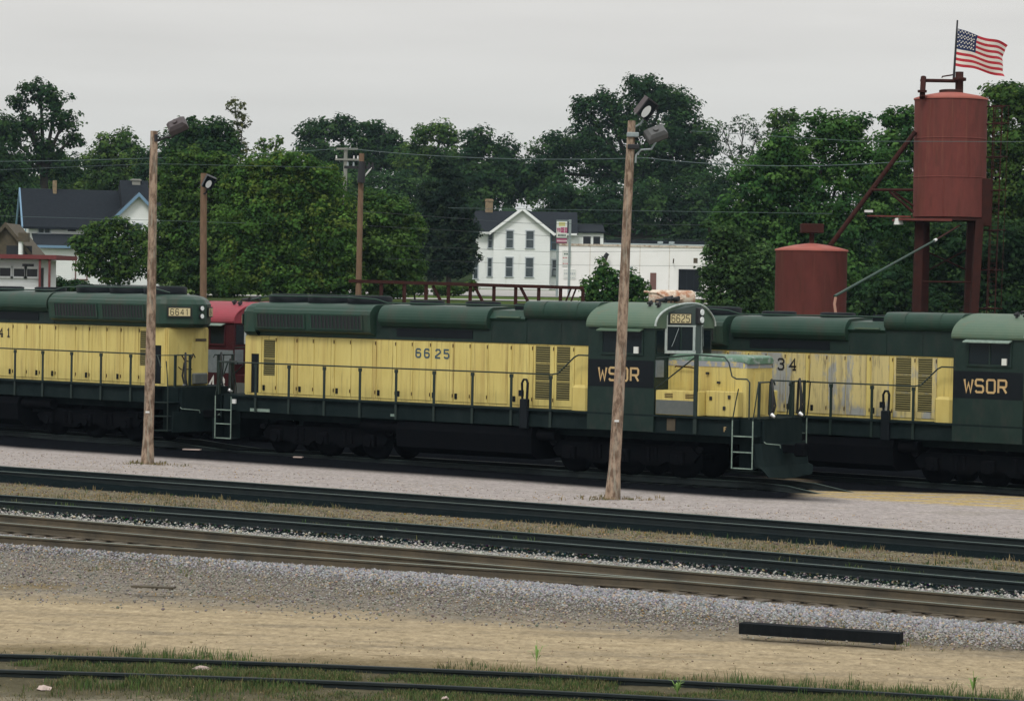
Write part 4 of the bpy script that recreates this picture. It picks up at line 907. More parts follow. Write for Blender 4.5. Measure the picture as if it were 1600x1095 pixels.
for px, py, L_, lab in ((300, 708, .55, 'short pale board on the dark ground under locomotive 6641'), (466, 718, .28, 'small pale board on the dark ground under locomotive 6625'), (240, 916, .75, 'thin weathered board on the brown ground beside the ballast')):
    p = G(px, py, -.12); q = MB(); q.box(-L_ / 2, L_ / 2, -.09, .09, 0, .03); o = q.build('loose_board', 'litter' if py < 800 else 'tan_wood'); o.location = (p.x, p.y, gz(p.x, p.y) + .03); o.rotation_euler = (0, 0, -.2); tag(o, lab, 'board')

# ------------------------------------------------------------------ poles and floodlights
def floodlight(parent, c, yaw, tilt, w, h, d, m, lens=True, roll=0):
    """box floodlight whose lens looks along its local -y"""
    T = Matrix.Translation(c) @ Matrix.Rotation(yaw, 4, 'Z') @ Matrix.Rotation(tilt, 4, 'X') @ Matrix.Rotation(roll, 4, 'Y')
    q = MB()
    front = [(-w / 2, -d / 2, -h / 2), (w / 2, -d / 2, -h / 2), (w / 2, -d / 2, h / 2), (-w / 2, -d / 2, h / 2)]; mid = [(a, d * .12, b) for a, _, b in front]; back = [(a * .68, d / 2, b * .68) for a, _, b in front]
    vs = [T @ Vector(v) for v in front + mid + back]
    q.add(vs, [(0, 1, 2, 3), (11, 10, 9, 8)] + [(k * 4 + i, k * 4 + 4 + i, k * 4 + 4 + (i + 1) % 4, k * 4 + (i + 1) % 4) for k in range(2) for i in range(4)])
    q.tube(T @ Vector((0, d / 2 - .02, 0)), T @ Vector((0, d / 2 + .06, 0)), .07, n=10)
    o = q.build('floodlight', m, parent)
    q = MB(); e_ = .03
    for a in ((-w / 2, w / 2, -h / 2, -h / 2 + e_), (-w / 2, w / 2, h / 2 - e_, h / 2), (-w / 2, -w / 2 + e_, -h / 2 + e_, h / 2 - e_), (w / 2 - e_, w / 2, -h / 2 + e_, h / 2 - e_)): q.box(a[0], a[1], -d / 2 - .025, -d / 2 - .002, a[2], a[3], None, T)
    q.build('lamp_rim', 'black_metal', o)
    q = MB(); q.box(-w / 2 + e_, w / 2 - e_, -d / 2 - .008, -d / 2 - .003, -h / 2 + e_, h / 2 - e_, None, T); q.build('lamp_glass', 'glass', o)
    if lens:
        q = MB(); pr = [(.13 * w / .5 * math.cos(t_), .17 * h / .5 * math.sin(t_) - h * .12) for t_ in np.linspace(0, 2 * math.pi, 16, endpoint=False)]
        q.add([T @ Vector((a, -d / 2 - .012, b)) for a, b in pr], [tuple(range(16))]); q.build('bulb_reflection', 'lamp_glass', o)
    return o
def wood_pole(label, base, top, r0, r1, m, group='wooden floodlight poles along the tracks', name='light_pole', cat='light pole'):
    L = empty(name, base); tag(L, label, cat, group)
    q = MB(); n = 12; pts = []; rr = []
    for k in range(n + 1):
        u = k / n; p = (Vector(top) - Vector(base)) * u; p += Vector((math.sin(u * 5) * .02, 0, 0)); pts.append(p); rr.append(r0 + (r1 - r0) * u + (.05 * math.exp(-u * 60)) + random.uniform(-.003, .003))
    q.path(pts, rr, 14, None); q.build('shaft', m, L); return L, Vector(top) - Vector(base)
b1 = G(230, 731, -.16); t1 = P(242, 205, b1.y); L1, v1 = wood_pole('weathered light pole in front of locomotive 6641 with a floodlight tipped back', b1, t1, .155, .105, 'pole')
floodlight(L1, v1 + Vector((.62, -.05, .17)), math.radians(160), math.radians(35), .54, .34, .28, 'lamp_case', False, math.radians(32))
q = MB(); q.path([v1 + Vector((.08, 0, -.28)), v1 + Vector((.3, -.02, -.17)), v1 + Vector((.52, -.03, -.15)), v1 + Vector((.60, -.04, .0))], .028); q.tube(v1 + Vector((.05, -.1, -.3)), v1 + Vector((.05, -.1, -.1)), .05); q.build('lamp_bracket', 'black_metal', L1)
q = MB(); q.box(-.05, .06, -.16, -.145, 1.55, 1.60); q.build('pole_tag', 'letter_white', L1)
b2 = G(957, 779, -.16); t2 = P(988.5, 189, b2.y); L2, v2 = wood_pole('leaning light pole in front of locomotive 6625 with two floodlights', b2, t2, .155, .098, 'pole')
floodlight(L2, v2 + Vector((.30, -.05, .33)), math.radians(28), math.radians(24), .40, .50, .26, 'lamp_case', True, math.radians(28))
floodlight(L2, v2 + Vector((.58, -.1, -.30)), math.radians(175), math.radians(38), .52, .34, .26, 'lamp_case2', False, math.radians(28))
q = MB(); q.path([v2 + Vector((.06, 0, -.15)), v2 + Vector((.2, -.03, -.07)), v2 + Vector((.3, -.04, .1))], .025); q.path([v2 + Vector((.09, -.05, -1.05)), v2 + Vector((.10, -.06, -.85)), v2 + Vector((.22, -.07, -.72)), v2 + Vector((.48, -.08, -.70)), v2 + Vector((.58, -.1, -.52))], .026); q.build('lamp_bracket', 'galv', L2)
for z_, xo in ((-.32, .0), (-.62, .02)): q = MB(); q.bbox(xo - .14, xo + .16, -.16, .10, z_ - .09, z_ + .03, .02); q.v = [(a + v2.x, b + v2.y, c + v2.z) for a, b, c in q.v]; q.build('pole_clamp', 'galv' if z_ > -.5 else 'black_metal', L2)
q = MB(); u = 1.95 / v2.z; q.box(v2.x * u - .06, v2.x * u + .05, v2.y * u - .165, v2.y * u - .15, 1.93, 1.98); q.build('pole_tag', 'letter_white', L2)
D3 = 100.; t3 = P(319.5, 271, D3); b3x = P(318, 462, D3); b3 = Vector((b3x.x, D3, gz(b3x.x, D3) - .1)); L3, v3 = wood_pole('brown light pole behind the red locomotive with a round lamp facing the yard', b3, t3, .14, .12, 'pole_brown')
floodlight(L3, v3 + Vector((.20, -.35, -.30)), math.radians(14), math.radians(24), .38, .46, .26, 'black_metal', True, math.radians(22))
q = MB(); q.path([v3 + Vector((.0, -.1, -.75)), v3 + Vector((.1, -.25, -.7)), v3 + Vector((.15, -.25, -.5))], .03); q.build('lamp_bracket', 'black_metal', L3)
D4 = 118.; t4 = P(566, 240, D4); b4x = P(559, 460, D4); b4 = Vector((b4x.x - .05, D4, gz(b4x.x, D4) - .1)); L4, v4 = wood_pole('brown utility pole with a dark crossarm standing among the trees', b4, t4, .15, .11, 'pole_brown', None, 'utility_pole', 'utility pole')
q = MB(); q.box(v4.x - .75, v4.x + .5, -.18, -.08, v4.z - .66, v4.z - .54); q.build('crossarm', 'black_metal', L4)
q = MB(); q.tube((v4.x - .02, -.2, v4.z - 1.25), (v4.x + .02, -.2, v4.z - .35), .17, .15, n=12); q.build('transformer', 'black_metal', L4)
for k in (-.6, -.35, .3, .45): q = MB(); q.tube((v4.x + k, -.13, v4.z - .54), (v4.x + k, -.13, v4.z - .38), .05, .03, n=8); q.build('insulator', 'galv' if k < 0 else 'black_metal', L4)
q = MB(); q.tube((v4.x + .1, -.15, v4.z - 1.0), (v4.x + .42, -.15, v4.z - .6), .035); q.build('arm_brace', 'letter_white', L4)
D5 = 175.; t5 = P(541, 231, D5); b5 = Vector((t5.x - .1, D5, gz(t5.x, D5) - .2)); L5, v5 = wood_pole('grey utility pole with two light crossarms far behind the brown one', b5, t5, .16, .12, 'pole_gray', None, 'utility_pole', 'utility pole')
for z_, w_ in ((-.08, .75), (-.75, .85)): q = MB(); q.box(v5.x - w_ * .8, v5.x + w_, -.2, -.1, v5.z + z_ - .06, v5.z + z_ + .06); q.build('crossarm', 'pole_gray', L5)
for k in (-.6, .5, .75): q = MB(); q.tube((v5.x + k, -.15, v5.z - .69), (v5.x + k, -.15, v5.z - .5), .05, .04, n=8); q.build('insulator', 'letter_white', L5)
def wire(label, pts, r, m='wire', sag=.0):
    q = MB(); P_ = [P(*p) for p in pts]; out = []
    for a, b in zip(P_[:-1], P_[1:]):
        for k in range(14):
            u = k / 14; p = a.lerp(b, u); p.z -= sag * 4 * u * (1 - u); out.append(p)
    out.append(P_[-1]); q.path(out, r, 4); o = q.build('overhead_wire', m); tag(o, label, 'overhead wire', 'overhead wires across the yard')
wire('overhead wire from the grey utility pole crossing behind the leaning light pole', [(-200, 252, 175), (541, 232, 175), (1010, 247, 140), (1420, 252, 120)], .022, 'wire', .3)
wire('overhead wire passing in front of the tall red tank', [(1080, 205, 92), (1340, 221, 92), (1720, 222, 92)], .012)
wire('faint overhead wire at the height of the small tank vent behind the trees', [(700, 325, 115), (1230, 333, 115), (1300, 334, 115)], .012)
wire('overhead wire level with the eaves of the white gabled house', [(560, 330, 128), (820, 349, 128), (1120, 352, 128)], .011, 'wire_dark')
wire('upper overhead wire crossing the upper windows of the white house', [(560, 352, 128), (860, 369, 128), (1120, 376, 128)], .010, 'wire_dark')
wire('middle overhead wire crossing the white house wall between its storeys', [(600, 383, 128), (860, 394, 128), (1120, 392, 128)], .009, 'wire_dark')
wire('lower overhead wire crossing the lower windows of the white house', [(600, 404, 128), (860, 414, 128), (1120, 416, 128)], .009, 'wire_dark')
wire('overhead wire high across the dark roof of the blue trimmed house', [(-60, 336, 150), (230, 344, 150), (420, 350, 150)], .013)
wire('overhead wire through the treetops above the blue trimmed house', [(-60, 268, 150), (240, 256, 150), (520, 262, 150)], .013)

# ------------------------------------------------------------------ sand towers
DT = 97.0
def tank(mb, cx, cy, r, z0, z1, m='rust_red'):
    mb.lathe([(r, z0), (r, z1 - .03)], (cx, cy, 0), 40, m)
pL = P(1268, 390, DT); ZT = pL.z
low = empty('storage_tank', (pL.x, DT, gz(pL.x, DT))); tag(low, 'short red tank with a box vent on its domed top', 'storage tank'); zb = low.location.z
def low_z(z): return z - zb
r_ = 1.25
q = MB(); q.lathe([(r_, 0), (r_, low_z(ZT) - .02), (r_ + .01, low_z(ZT) + .0)], n=40); q.build('tank_shell', 'rust_red', low)
q = MB(); q.lathe([(r_ + .03, low_z(ZT) - .06), (r_ + .03, low_z(ZT) + .0), (r_ * .8, low_z(ZT) + .07), (r_ * .45, low_z(ZT) + .16), (.12, low_z(ZT) + .22)], n=40); q.build('tank_top', 'rust_top', low)
q = MB(); q.tube((0, 0, low_z(ZT) + .15), (0, 0, low_z(ZT) + .62), .09, n=10); q.bbox(-.39, .39, -.3, .3, low_z(ZT) + .58, low_z(ZT) + .90, .02); q.build('vent_box', 'rust_dark', low)
q = MB()
q = MB(); 
for z_ in (2.2, 4.4): q.lathe([(r_ + .003, z_), (r_ + .012, z_ + .01), (r_ + .012, z_ + .05), (r_ + .003, z_ + .06)], n=40)
q.build('weld_band', 'rust_red', low)
pc = P(1483, 340, DT); pt = P(1486, 155, DT)
tw = empty('sand_tower', (pc.x, DT, gz(pc.x, DT))); tag(tw, 'tall red tank raised on steel legs with a caged ladder', 'sand tower'); zb2 = tw.location.z
def W(p): return Vector(p) - Vector(tw.location)
z0 = pc.z - zb2; z1 = pt.z - zb2; r2 = 1.26; lean = (pt.x - pc.x) / (pt.z - pc.z) 
def ln(mb, zref=z0):
    mb.v = [(a + lean * (c - zref), b, c) for a, b, c in mb.v]; return mb
q = MB(); q.lathe([(r2, z0), (r2, z1)], n=44); ln(q).build('tank_shell', 'rust_red', tw)
q = MB(); q.lathe([(r2 + .03, z1 - .05), (r2 + .03, z1 + .01), (r2 * .82, z1 + .10), (r2 * .4, z1 + .20), (.40, z1 + .22)], n=44); ln(q).build('tank_top', 'rust_top', tw)
q = MB(); q.lathe([(.42, z1 + .18), (.42, z1 + .30), (.36, z1 + .32)], (0.0, 0, 0), 20); q.lathe([(.14, z1 + .3), (.14, z1 + .62), (.24, z1 + .64), (.24, z1 + .74), (.14, z1 + .76), (.14, z1 + .95)], (.28, 0, 0), 14)
ln(q).build('manhole', 'rust_dark', tw)
ex0 = W(P(1441, 153, DT - .9)); ex1 = W(P(1443, 124, DT - .5)); ex2 = W(P(1497, 127, DT))
q = MB(); q.tube(ex0, W(P(1443, 121, DT - .5)), .10, n=10); q.tube(W(P(1439, 126, DT - .5)), ex2, .065, n=10); q.lathe([(.16, -.04), (.16, .04)], tuple(W(P(1441, 143, DT - .9))), 12); q.build('fill_pipe', 'rust_dark', tw)
q = MB()
for z_ in (z0 + 1.35, z0 + 2.7): q.lathe([(r2 + .002, z_), (r2 + .012, z_ + .01), (r2 + .012, z_ + .045), (r2 + .002, z_ + .055)], n=44)
for zz, aa in ((z0, -1.9), (z0 + 1.38, -1.2), (z0 + 2.73, -2.3)): q.box(math.cos(aa) * (r2 + .004) - .02, math.cos(aa) * (r2 + .004) + .02, math.sin(aa) * (r2 + .006) - .01, math.sin(aa) * (r2 + .006) + .01, zz, zz + 1.3)
tag(ln(q).build('weld_seams', 'rust_red', tw), kind='stuff')
# underside, platform and legs
q = MB(); q.lathe([(r2 * .97, z0 - .02), (r2 * .97, z0 - .12)], n=30); ln(q).build('tank_skirt', 'rust_dark', tw)
pA = W(P(1355, 337, DT - .9)); pB = W(P(1430, 343, DT - .9))
q = MB(); q.box(pA.x + 1.05, pB.x + 1.2, -1.4, .4, pB.z - .05, pB.z + .03); q.box(pA.x, pA.x + 1.5, -1.0, -.9, pB.z + .07, pB.z + .12); q.build('platform', 'rust_red', tw)
q = MB(); q.box(pA.x - .1, pA.x + .18, -1.05, -.85, pA.z + .11, pA.z + .19); q.build('end_cap', 'letter_white', tw)
q = MB(); q.tube(W(P(1404, 341, DT - 1.0)), W(P(1404, 351, DT - 1.0)), .12, .17, n=12); q.build('yard_lamp', 'sign_white', tw)
for (xt, yt, xb, yb, yy) in ((1437, 342, 1431, 500, -.75), (1530, 342, 1521, 500, -.75), (1446, 342, 1443, 500, .8), (1518, 342, 1512, 500, .8)):
    a = W(P(xt, yt, DT + yy)); b = W(P(xb, yb, DT + yy)); d = (b - a) / (b.z - a.z); b = a + d * (0 - a.z)
    q = MB(); q.box(-.14, .14, -.14, .14, 0, 1); T_ = MB()
    vs = [(a if v[2] > .5 else b) + Vector((v[0], v[1], 0)) for v in q.v]; T_.add(vs, q.f); T_.build('leg', 'rust_dark', tw)
for (x0, y0, x1, y1, yy, rr) in ((1431, 440, 1524, 441, -.75, .03), (1430, 385, 1528, 430, .8, .03), (1436, 430, 1520, 385, .8, .03)): q = MB(); q.tube(W(P(x0, y0, DT + yy)), W(P(x1, y1, DT + yy)), rr, n=6); q.build('leg_brace', 'rust_dark', tw)
# braces on the left and the sloping fill pipe between the tanks
q = MB(); q.tube(W(P(1361, 297, DT - .4)), W(P(1427, 297, DT - .4)), .05, n=8); q.tube(W(P(1390, 300, DT - .4)), W(P(1427, 332, DT - .4)), .045, n=8); q.tube(W(P(1396, 300, DT - .2)), W(P(1427, 322, DT - .2)), .04, n=8); q.build('side_brace', 'rust_dark', tw)
q = MB(); q.tube(W(P(1430, 206, DT - .3)), W(P(1293, 389, DT)), .085, n=12); q.build('slope_pipe', 'rust_dark', tw)
# side lug and caged ladder on the right
q = MB(); q.bbox(r2 - .25, r2 + .10, -.75, -.35, z0 - .3, z0 + 1.35, .02); q.build('tower_post_head', 'rust_dark', tw)
lad = MB(); lx0 = W(P(1555, 170, DT - .2)); 
xl, xr_ = 1553, 1566
for px in (xl, xr_): lad.tube(W(P(px, 166, DT - .4)), W(P(px - 12, 500, DT - .4)), .022, n=6)
for k in range(46):
    y_ = 170 + k * 7.1; a = W(P(xl - (y_ - 166) * 12 / 334, y_, DT - .4)); b = W(P(xr_ - (y_ - 166) * 12 / 334, y_, DT - .4)); lad.tube(a, b, .011, n=4, smooth=False)
lo = lad.build('ladder', 'rust_dark', tw)
cg = MB()
for y_ in (167, 194, 246, 298, 360, 422, 482):
    sh = -(y_ - 166) * 12 / 334; c = W(P(1562 + sh, y_, DT - .4)); pts = [c + Vector((.30 * math.cos(t_) , .34 * math.sin(t_) - .25, 0)) for t_ in np.linspace(-math.pi, 0, 9)]
    cg.path(pts, .020, 4); cg.tube(W(P(1536 + sh, y_, DT - .4)), W(P(1570 + sh, y_, DT - .4)), .028, n=5)
for t_ in (-2.4, -1.57, -.7):
    cg.tube(W(P(1562, 167, DT - .4)) + Vector((.3 * math.cos(t_), .34 * math.sin(t_) - .25, 0)), W(P(1550, 482, DT - .4)) + Vector((.3 * math.cos(t_), .34 * math.sin(t_) - .25, 0)), .013, n=4)
cg.build('ladder_cage', 'rust_dark', tw)
q = MB()
for k in range(7): a = W(P(1506 + k * 6, 152 + k * .6, DT)); q.path([a, a + Vector((.03, 0, .10)), a + Vector((.10, 0, .10)), a + Vector((.12, 0, -.02))], .010, 4)
q.build('top_guard', 'rust_dark', tw)
# flag and staff
fp0 = P(1490, 122, DT); fp1 = P(1496, 32, DT)
st = empty('flagpole', fp0); tag(st, 'thin dark flagpole on top of the tall red tank', 'flagpole')
q = MB(); q.tube((0, 0, -.15), fp1 - fp0, .045, .03, n=8); q.build('staff', 'black_metal', st)
q = MB(); a = P(1472, 120, DT) - fp0; b = P(1491, 117, DT) - fp0; q.path([a + Vector((0, 0, -.05)), a, b], .025, 6); q.build('vent_arm', 'rust_dark', st)
def flag():
    tl = P(1497, 45, DT); bl = P(1491.5, 103, DT); tr_ = P(1578, 70, DT); br = P(1573, 121, DT)
    nu, nv = 60, 26; vs = []; fs = []; mi = []
    for j in range(nv + 1):
        for i in range(nu + 1):
            u, v = i / nu, j / nv
            p = tl.lerp(tr_, u).lerp(bl.lerp(br, u), v)
            wv = math.sin(u * 9.5 - v * 2.2) ; p.z += .055 * u ** .5 * wv + .06 * math.sin(math.pi * u) * (v - .2)
            p.x += (-.16 * math.sin(math.pi * v) * u ** 3 - .03 * math.cos(v * 14) * u ** 4)
            if v < .6: p.x -= .04 * u * math.sin(v * 9)
            p.y += .22 * math.sin(u * 8.0 - v * 1.8) * u ** .6 + .35 * u * v
            vs.append(p - fp0)
    for j in range(nv):
        for i in range(nu):
            fs.append((j * (nu + 1) + i, j * (nu + 1) + i + 1, (j + 1) * (nu + 1) + i + 1, (j + 1) * (nu + 1) + i))
            stripe = j // 2; mi.append(2 if (i < nu * .38 and j < 14) else (0 if stripe % 2 == 0 else 1))
    me = bpy.data.meshes.new('flag'); me.from_pydata([tuple(v) for v in vs], [], fs)
    for k in ('flag_red', 'flag_white', 'flag_blue'): me.materials.append(M[k])
    me.polygons.foreach_set('material_index', mi); me.polygons.foreach_set('use_smooth', [True] * len(fs))
    o = bpy.data.objects.new('flag', me); col.objects.link(o); o.location = fp0; tag(o, 'red white and blue striped flag with white stars flying in the wind', 'flag')
    sm_ = MB()
    for r in range(9):
        for c in range(6 if r % 2 == 0 else 5):
            u = (.032 + c * .063 + (.0315 if r % 2 else 0)); v = .05 + r * .0535
            i, j = int(u * nu), int(v * nv); p = vs[j * (nu + 1) + i] + Vector((0, -.02, 0)); R_ = .034
            pts = []
            for k in range(10):
                rr_ = R_ if k % 2 == 0 else R_ * .42; t_ = math.pi / 2 + k * math.pi / 5; pts.append(p + Vector((rr_ * math.cos(t_), 0, rr_ * math.sin(t_))))
            sm_.add(pts, [tuple(reversed(range(10)))])
    s_ = sm_.build('flag_stars', 'flag_white', o); tag(s_, kind='stuff')
flag()
# sanding boom with a hanging hose
h0 = P(1304, 463, 84); h1 = P(1462, 375, 90)
bm = empty('sanding_boom', h0); tag(bm, 'thin green boom slanting up from a hanging pale hose beside the short red tank', 'boom')
q = MB(); q.tube((0, 0, 0), h1 - h0, .045, .035, n=8); q.build('boom_arm', 'green_hood', bm)
q = MB(); d = (h1 - h0).normalized(); q.tube(h1 - h0 - d * .12, h1 - h0 + d * .04, .05, n=8); q.build('boom_tip', 'letter_white', bm)
q = MB(); a = h1 - h0; far_ = P(1500, 400, 97) - h0; q.tube(a, P(1500, 352, 96.2) - h0, .03, n=6); q.build('boom_stay', 'rust_dark', bm)
def hp(x, y): return P(x, y, 84) - h0
M['hose_pink'] = mat('pale_pink_hose', (.50, .24, .18), .7, (.36, .28, .2), 9); M['hose_white'] = mat('pale_hose_end', (.5, .47, .38), .7)
q = MB(); q.path([hp(1306, 464), hp(1304, 475), hp(1306, 490), hp(1305, 502)], .045, 7); q.build('hose', 'hose_pink', bm)
q = MB(); q.path([hp(1305, 502), hp(1308, 512), hp(1306, 522), hp(1308, 530), hp(1311, 524), hp(1309, 513)], .022, 6); q.build('hose_end', 'hose_white', bm)
# ------------------------------------------------------------------ red steel rack behind the locomotives
DR = 118.
def rp(x, y): return P(x, y, DR)
ra = rp(545, 437)
rk = empty('pipe_rack', (ra.x, DR, gz(ra.x, DR))); tag(rk, 'long red steel rack with braced posts in front of the white house', 'pipe rack')
def RW(p): return Vector(p) - Vector(rk.location)
q = MB(); a = RW(rp(545, 437.5)); b = RW(rp(912, 448.5)); d = (b - a); q.box(0, 1, -.14, .14, -.11, .03); q.v = [tuple(a + d * v[0] + Vector((0, v[1], v[2]))) for v in q.v]; q.build('top_beam', 'rust_dark', rk)
for px in (560, 596, 632, 666, 701, 735, 772, 806, 842, 876, 911):
    top_ = RW(rp(px, 437.5 + (px - 545) * .03)); q = MB(); q.box(top_.x - .075, top_.x + .075, -.08, .08, 0, top_.z - .1); q.build('post', 'rust_dark', rk)
for px in (676, 741, 812):
    a = RW(rp(px, 446)); b = RW(rp(px + 17, 479)); q = MB(); q.tube(a, b, .07, n=6, smooth=False); q.build('diagonal_brace', 'rust_dark', rk)
for px in (900, 892): a = RW(rp(px, 451)); b = RW(rp(px - 9, 474)); q = MB(); q.tube(a, b, .04, n=6); q.build('diagonal_brace', 'rust_dark', rk)
# white rusty tank behind the cab
pk = P(1050, 466, 112.); wtk = empty('rusty_tank', (pk.x, 112., gz(pk.x, 112.))); tag(wtk, 'low white tank streaked with rust behind the roof of locomotive 6625', 'storage tank')
zc_ = pk.z - wtk.location.z; q = MB(); v_ = MB(); v_.lathe([(.0, -.95), (.25, -.93), (.33, -.8), (.33, .8), (.25, .93), (0, .95)], n=20); q.v = [(c, b, a + zc_) for a, b, c in v_.v]; q.f = v_.f; q.mi = v_.mi; q.sm = v_.sm; q.build('tank_shell', 'rust_white', wtk)
q = MB(); q.box(-1.15, 1.05, -.1, .1, zc_ - .42, zc_ - .34); q.build('saddle_beam', 'rust_white', wtk)
for x_ in (-.6, .6): q = MB(); q.box(x_ - .05, x_ + .05, -.3, .3, 0, zc_ - .42); q.build('leg', 'rust_white', wtk)
q = MB(); q.path([(-1.15, -.2, zc_ + .25), (-.9, -.25, zc_ + .22), (-.6, -.3, zc_ + .20), (-.3, -.35, zc_ + .05)], .05); q.path([(-.5, -.38, zc_ - .1), (-.2, -.38, zc_ + .02), (.1, -.38, zc_ - .12), (.4, -.38, zc_ - .02)], .03); q.build('tank_pipe', 'rust_white', wtk)

# ------------------------------------------------------------------ buildings
def ubox(parent, name, m, O, U, N, u0, u1, n0, n1, z0, z1):
    """box in wall coordinates: u along the wall, n outward (towards the yard), z up"""
    vs = [O + U * u + N * n + Vector((0, 0, z)) for z in (z0, z1) for n in (n0, n1) for u in (u0, u1)]
    q = MB(); q.add(vs, [(0, 1, 3, 2), (4, 6, 7, 5), (0, 4, 5, 1), (2, 3, 7, 6), (0, 2, 6, 4), (1, 5, 7, 3)]); return q.build(name, m, parent)
def window(parent, O, U, N, u0, u1, z0, z1, trim='gray_trim', glass='win', sash=True, mull=False):
    t = .09
    f = MB()
    def bx(a, b, c, d, n0, n1):
        vs = [O + U * u + N * n + Vector((0, 0, z)) for z in (c, d) for n in (n0, n1) for u in (a, b)]
        f.add(vs, [(0, 1, 3, 2), (4, 6, 7, 5), (0, 4, 5, 1), (2, 3, 7, 6), (0, 2, 6, 4), (1, 5, 7, 3)])
    bx(u0 - t, u0, z0, z1, .003, .07); bx(u1, u1 + t, z0, z1, .003, .07); bx(u0 - t - .03, u1 + t + .03, z1, z1 + t * 1.3, .003, .09); bx(u0 - t - .05, u1 + t + .05, z0 - t, z0, .003, .12)
    if sash: bx(u0, u1, (z0 + z1) / 2 - .03, (z0 + z1) / 2 + .03, .02, .05)
    if mull: bx((u0 + u1) / 2 - .05, (u0 + u1) / 2 + .05, z0, z1, .02, .07)
    w = f.build('window', trim, parent); g = MB()
    g.add([O + U * u + N * .012 + Vector((0, 0, z)) for z in (z0, z1) for u in (u0, u1)], [(0, 1, 3, 2)]); g.build('pane', glass, w); return w
def siding(parent, name, m, O, U, N, u0, u1, z0, z1, h=.16):
    """clapboards: long thin boards lapped over each other, one joined skin"""
    q = MB(); z = z0
    while z < z1 - .01:
        zt = min(z + h, z1); a = [O + U * u + N * n + Vector((0, 0, zz)) for (zz, n) in ((z, .028), (zt, .006)) for u in (u0, u1)]
        b = [O + U * u + N * n + Vector((0, 0, z)) for n in (.0, .028) for u in (u0, u1)]
        q.add(a, [(0, 1, 3, 2)]); q.add(b, [(0, 1, 3, 2)]); z = zt
    o = q.build(name, m, parent); tag(o, kind='stuff'); return o
def gable_house(parent, O, U, W_, L_, zb, ze, zr, m_wall, m_roof, trim, over=.3, wall_name='wall', clap=True, fill_back=True):
    """gable front at O..O+U*W_, ridge running back along -N (length L_)"""
    N = Vector((U.y, -U.x, 0))
    q = MB(); pr = [(0, zb), (W_, zb), (W_, ze), (W_ / 2, zr), (0, ze)]
    vs = [O + U * u - N * n + Vector((0, 0, z)) for n in (0, L_) for u, z in pr]
    q.add(vs, [(0, 1, 2, 3, 4), (9, 8, 7, 6, 5), (0, 5, 6, 1), (1, 6, 7, 2), (4, 9, 5, 0)]); q.build(wall_name, m_wall, parent)
    sl = (zr - ze) / (W_ / 2); rr = MB(); t = .14
    for sg in (0, 1):
        def X_(u, z, n): return O + U * (u if sg == 0 else W_ - u) - N * n + Vector((0, 0, z))
        vs = [X_(-over, ze - over * sl + .02, -over), X_(W_ / 2, zr + .02, -over), X_(W_ / 2, zr + t, -over), X_(-over, ze - over * sl + t, -over), X_(-over, ze - over * sl + .02, L_ + over), X_(W_ / 2, zr + .02, L_ + over), X_(W_ / 2, zr + t, L_ + over), X_(-over, ze - over * sl + t, L_ + over)]
        rr.add(vs, [(0, 1, 2, 3), (7, 6, 5, 4), (0, 3, 7, 4), (2, 6, 7, 3) if False else (3, 2, 6, 7), (0, 4, 5, 1)])
    rr.build('roof', m_roof, parent)
    bb = MB(); e = .26
    for sg in (0, 1):
        def X_(u, z, n): return O + U * (u if sg == 0 else W_ - u) - N * n + Vector((0, 0, z))
        vs = [X_(u, z + dz, n) for n in (-over - .06, -over - .003) for (u, z, dz) in ((-over, ze - over * sl, -.14), (W_ / 2, zr, -.14), (W_ / 2, zr, e - .06), (-over, ze - over * sl, e - .06))]
        bb.add(vs, [(3, 2, 1, 0), (4, 5, 6, 7), (0, 1, 5, 4), (2, 3, 7, 6), (1, 2, 6, 5), (0, 4, 7, 3)])
    bb.build('barge_board', trim, parent)
    return N
# --- white gabled house
DH = 285.; s_h = F_PX / DH
def HP(x, y): return P(x, y, DH)
hw0 = HP(770, 452); hw1 = HP(858, 452); gzr = HP(814, 327).z; gze = HP(814, 361).z; gb = gz(hw0.x, DH) - .3
house = empty('white_house', (0, 0, 0)); tag(house, 'two storey white house with a front gable and dark roof', 'house')
house.location = (hw0.x, DH, gb); HO = Vector((0, 0, 0)); U = Vector((1, 0, 0)); Ww = hw1.x - hw0.x; Nn = Vector((0, -1, 0))
def hz(v): return v - gb
def hx(px): return HP(px, 400).x - hw0.x
gable_house(house, HO, U, Ww, 7.0, 0, hz(gze), hz(gzr), 'white_wall', 'roof_dark', 'white_wall', .45)
siding(house, 'clapboards', 'white_wall', HO, U, Nn, 0, Ww, .5, hz(gze) - .15)
for (x0, x1) in ((791, 801), (822, 833)):
    for (y0, y1) in ((361, 387), (403, 432)): window(house, HO + Nn * .02, U, Nn, hx(x0), hx(x1), hz(HP(800, y1).z), hz(HP(800, y0).z))
mo = Vector((hx(738), 2.6, 0)); mw = hx(903) - hx(738)
# main block behind the gable, ridge parallel to the yard
q = MB(); zr2 = hz(HP(800, 330).z); ze2 = hz(HP(800, 362).z)
q.box(mo.x + .3, mo.x + mw - .3, 2.4, 10.5, 0, ze2); q.build('main_wall', 'white_wall', house)
siding(house, 'clapboards', 'white_wall', Vector((0, 2.4, 0)), U, Nn, mo.x + .3, -.02, .5, ze2 - .1); siding(house, 'clapboards', 'white_wall', Vector((0, 2.4, 0)), U, Nn, Ww + .02, mo.x + mw - .3, .5, ze2 - .1)
q = MB(); pr = [(1.7, ze2 - .2), (6.4, zr2), (11.2, ze2 - .2), (11.2, ze2 - .05), (6.4, zr2 + .18), (1.7, ze2 - .05)]; q.prism(pr, mo.x, mo.x + mw); q.build('main_roof', 'roof_dark', house)
q = MB(); q.box(mo.x + .1, -.45, 1.62, 1.69, ze2 - .24, ze2 - .04); q.box(Ww + .45, mo.x + mw - .1, 1.62, 1.69, ze2 - .24, ze2 - .04); q.build('eave_board', 'white_wall', house)
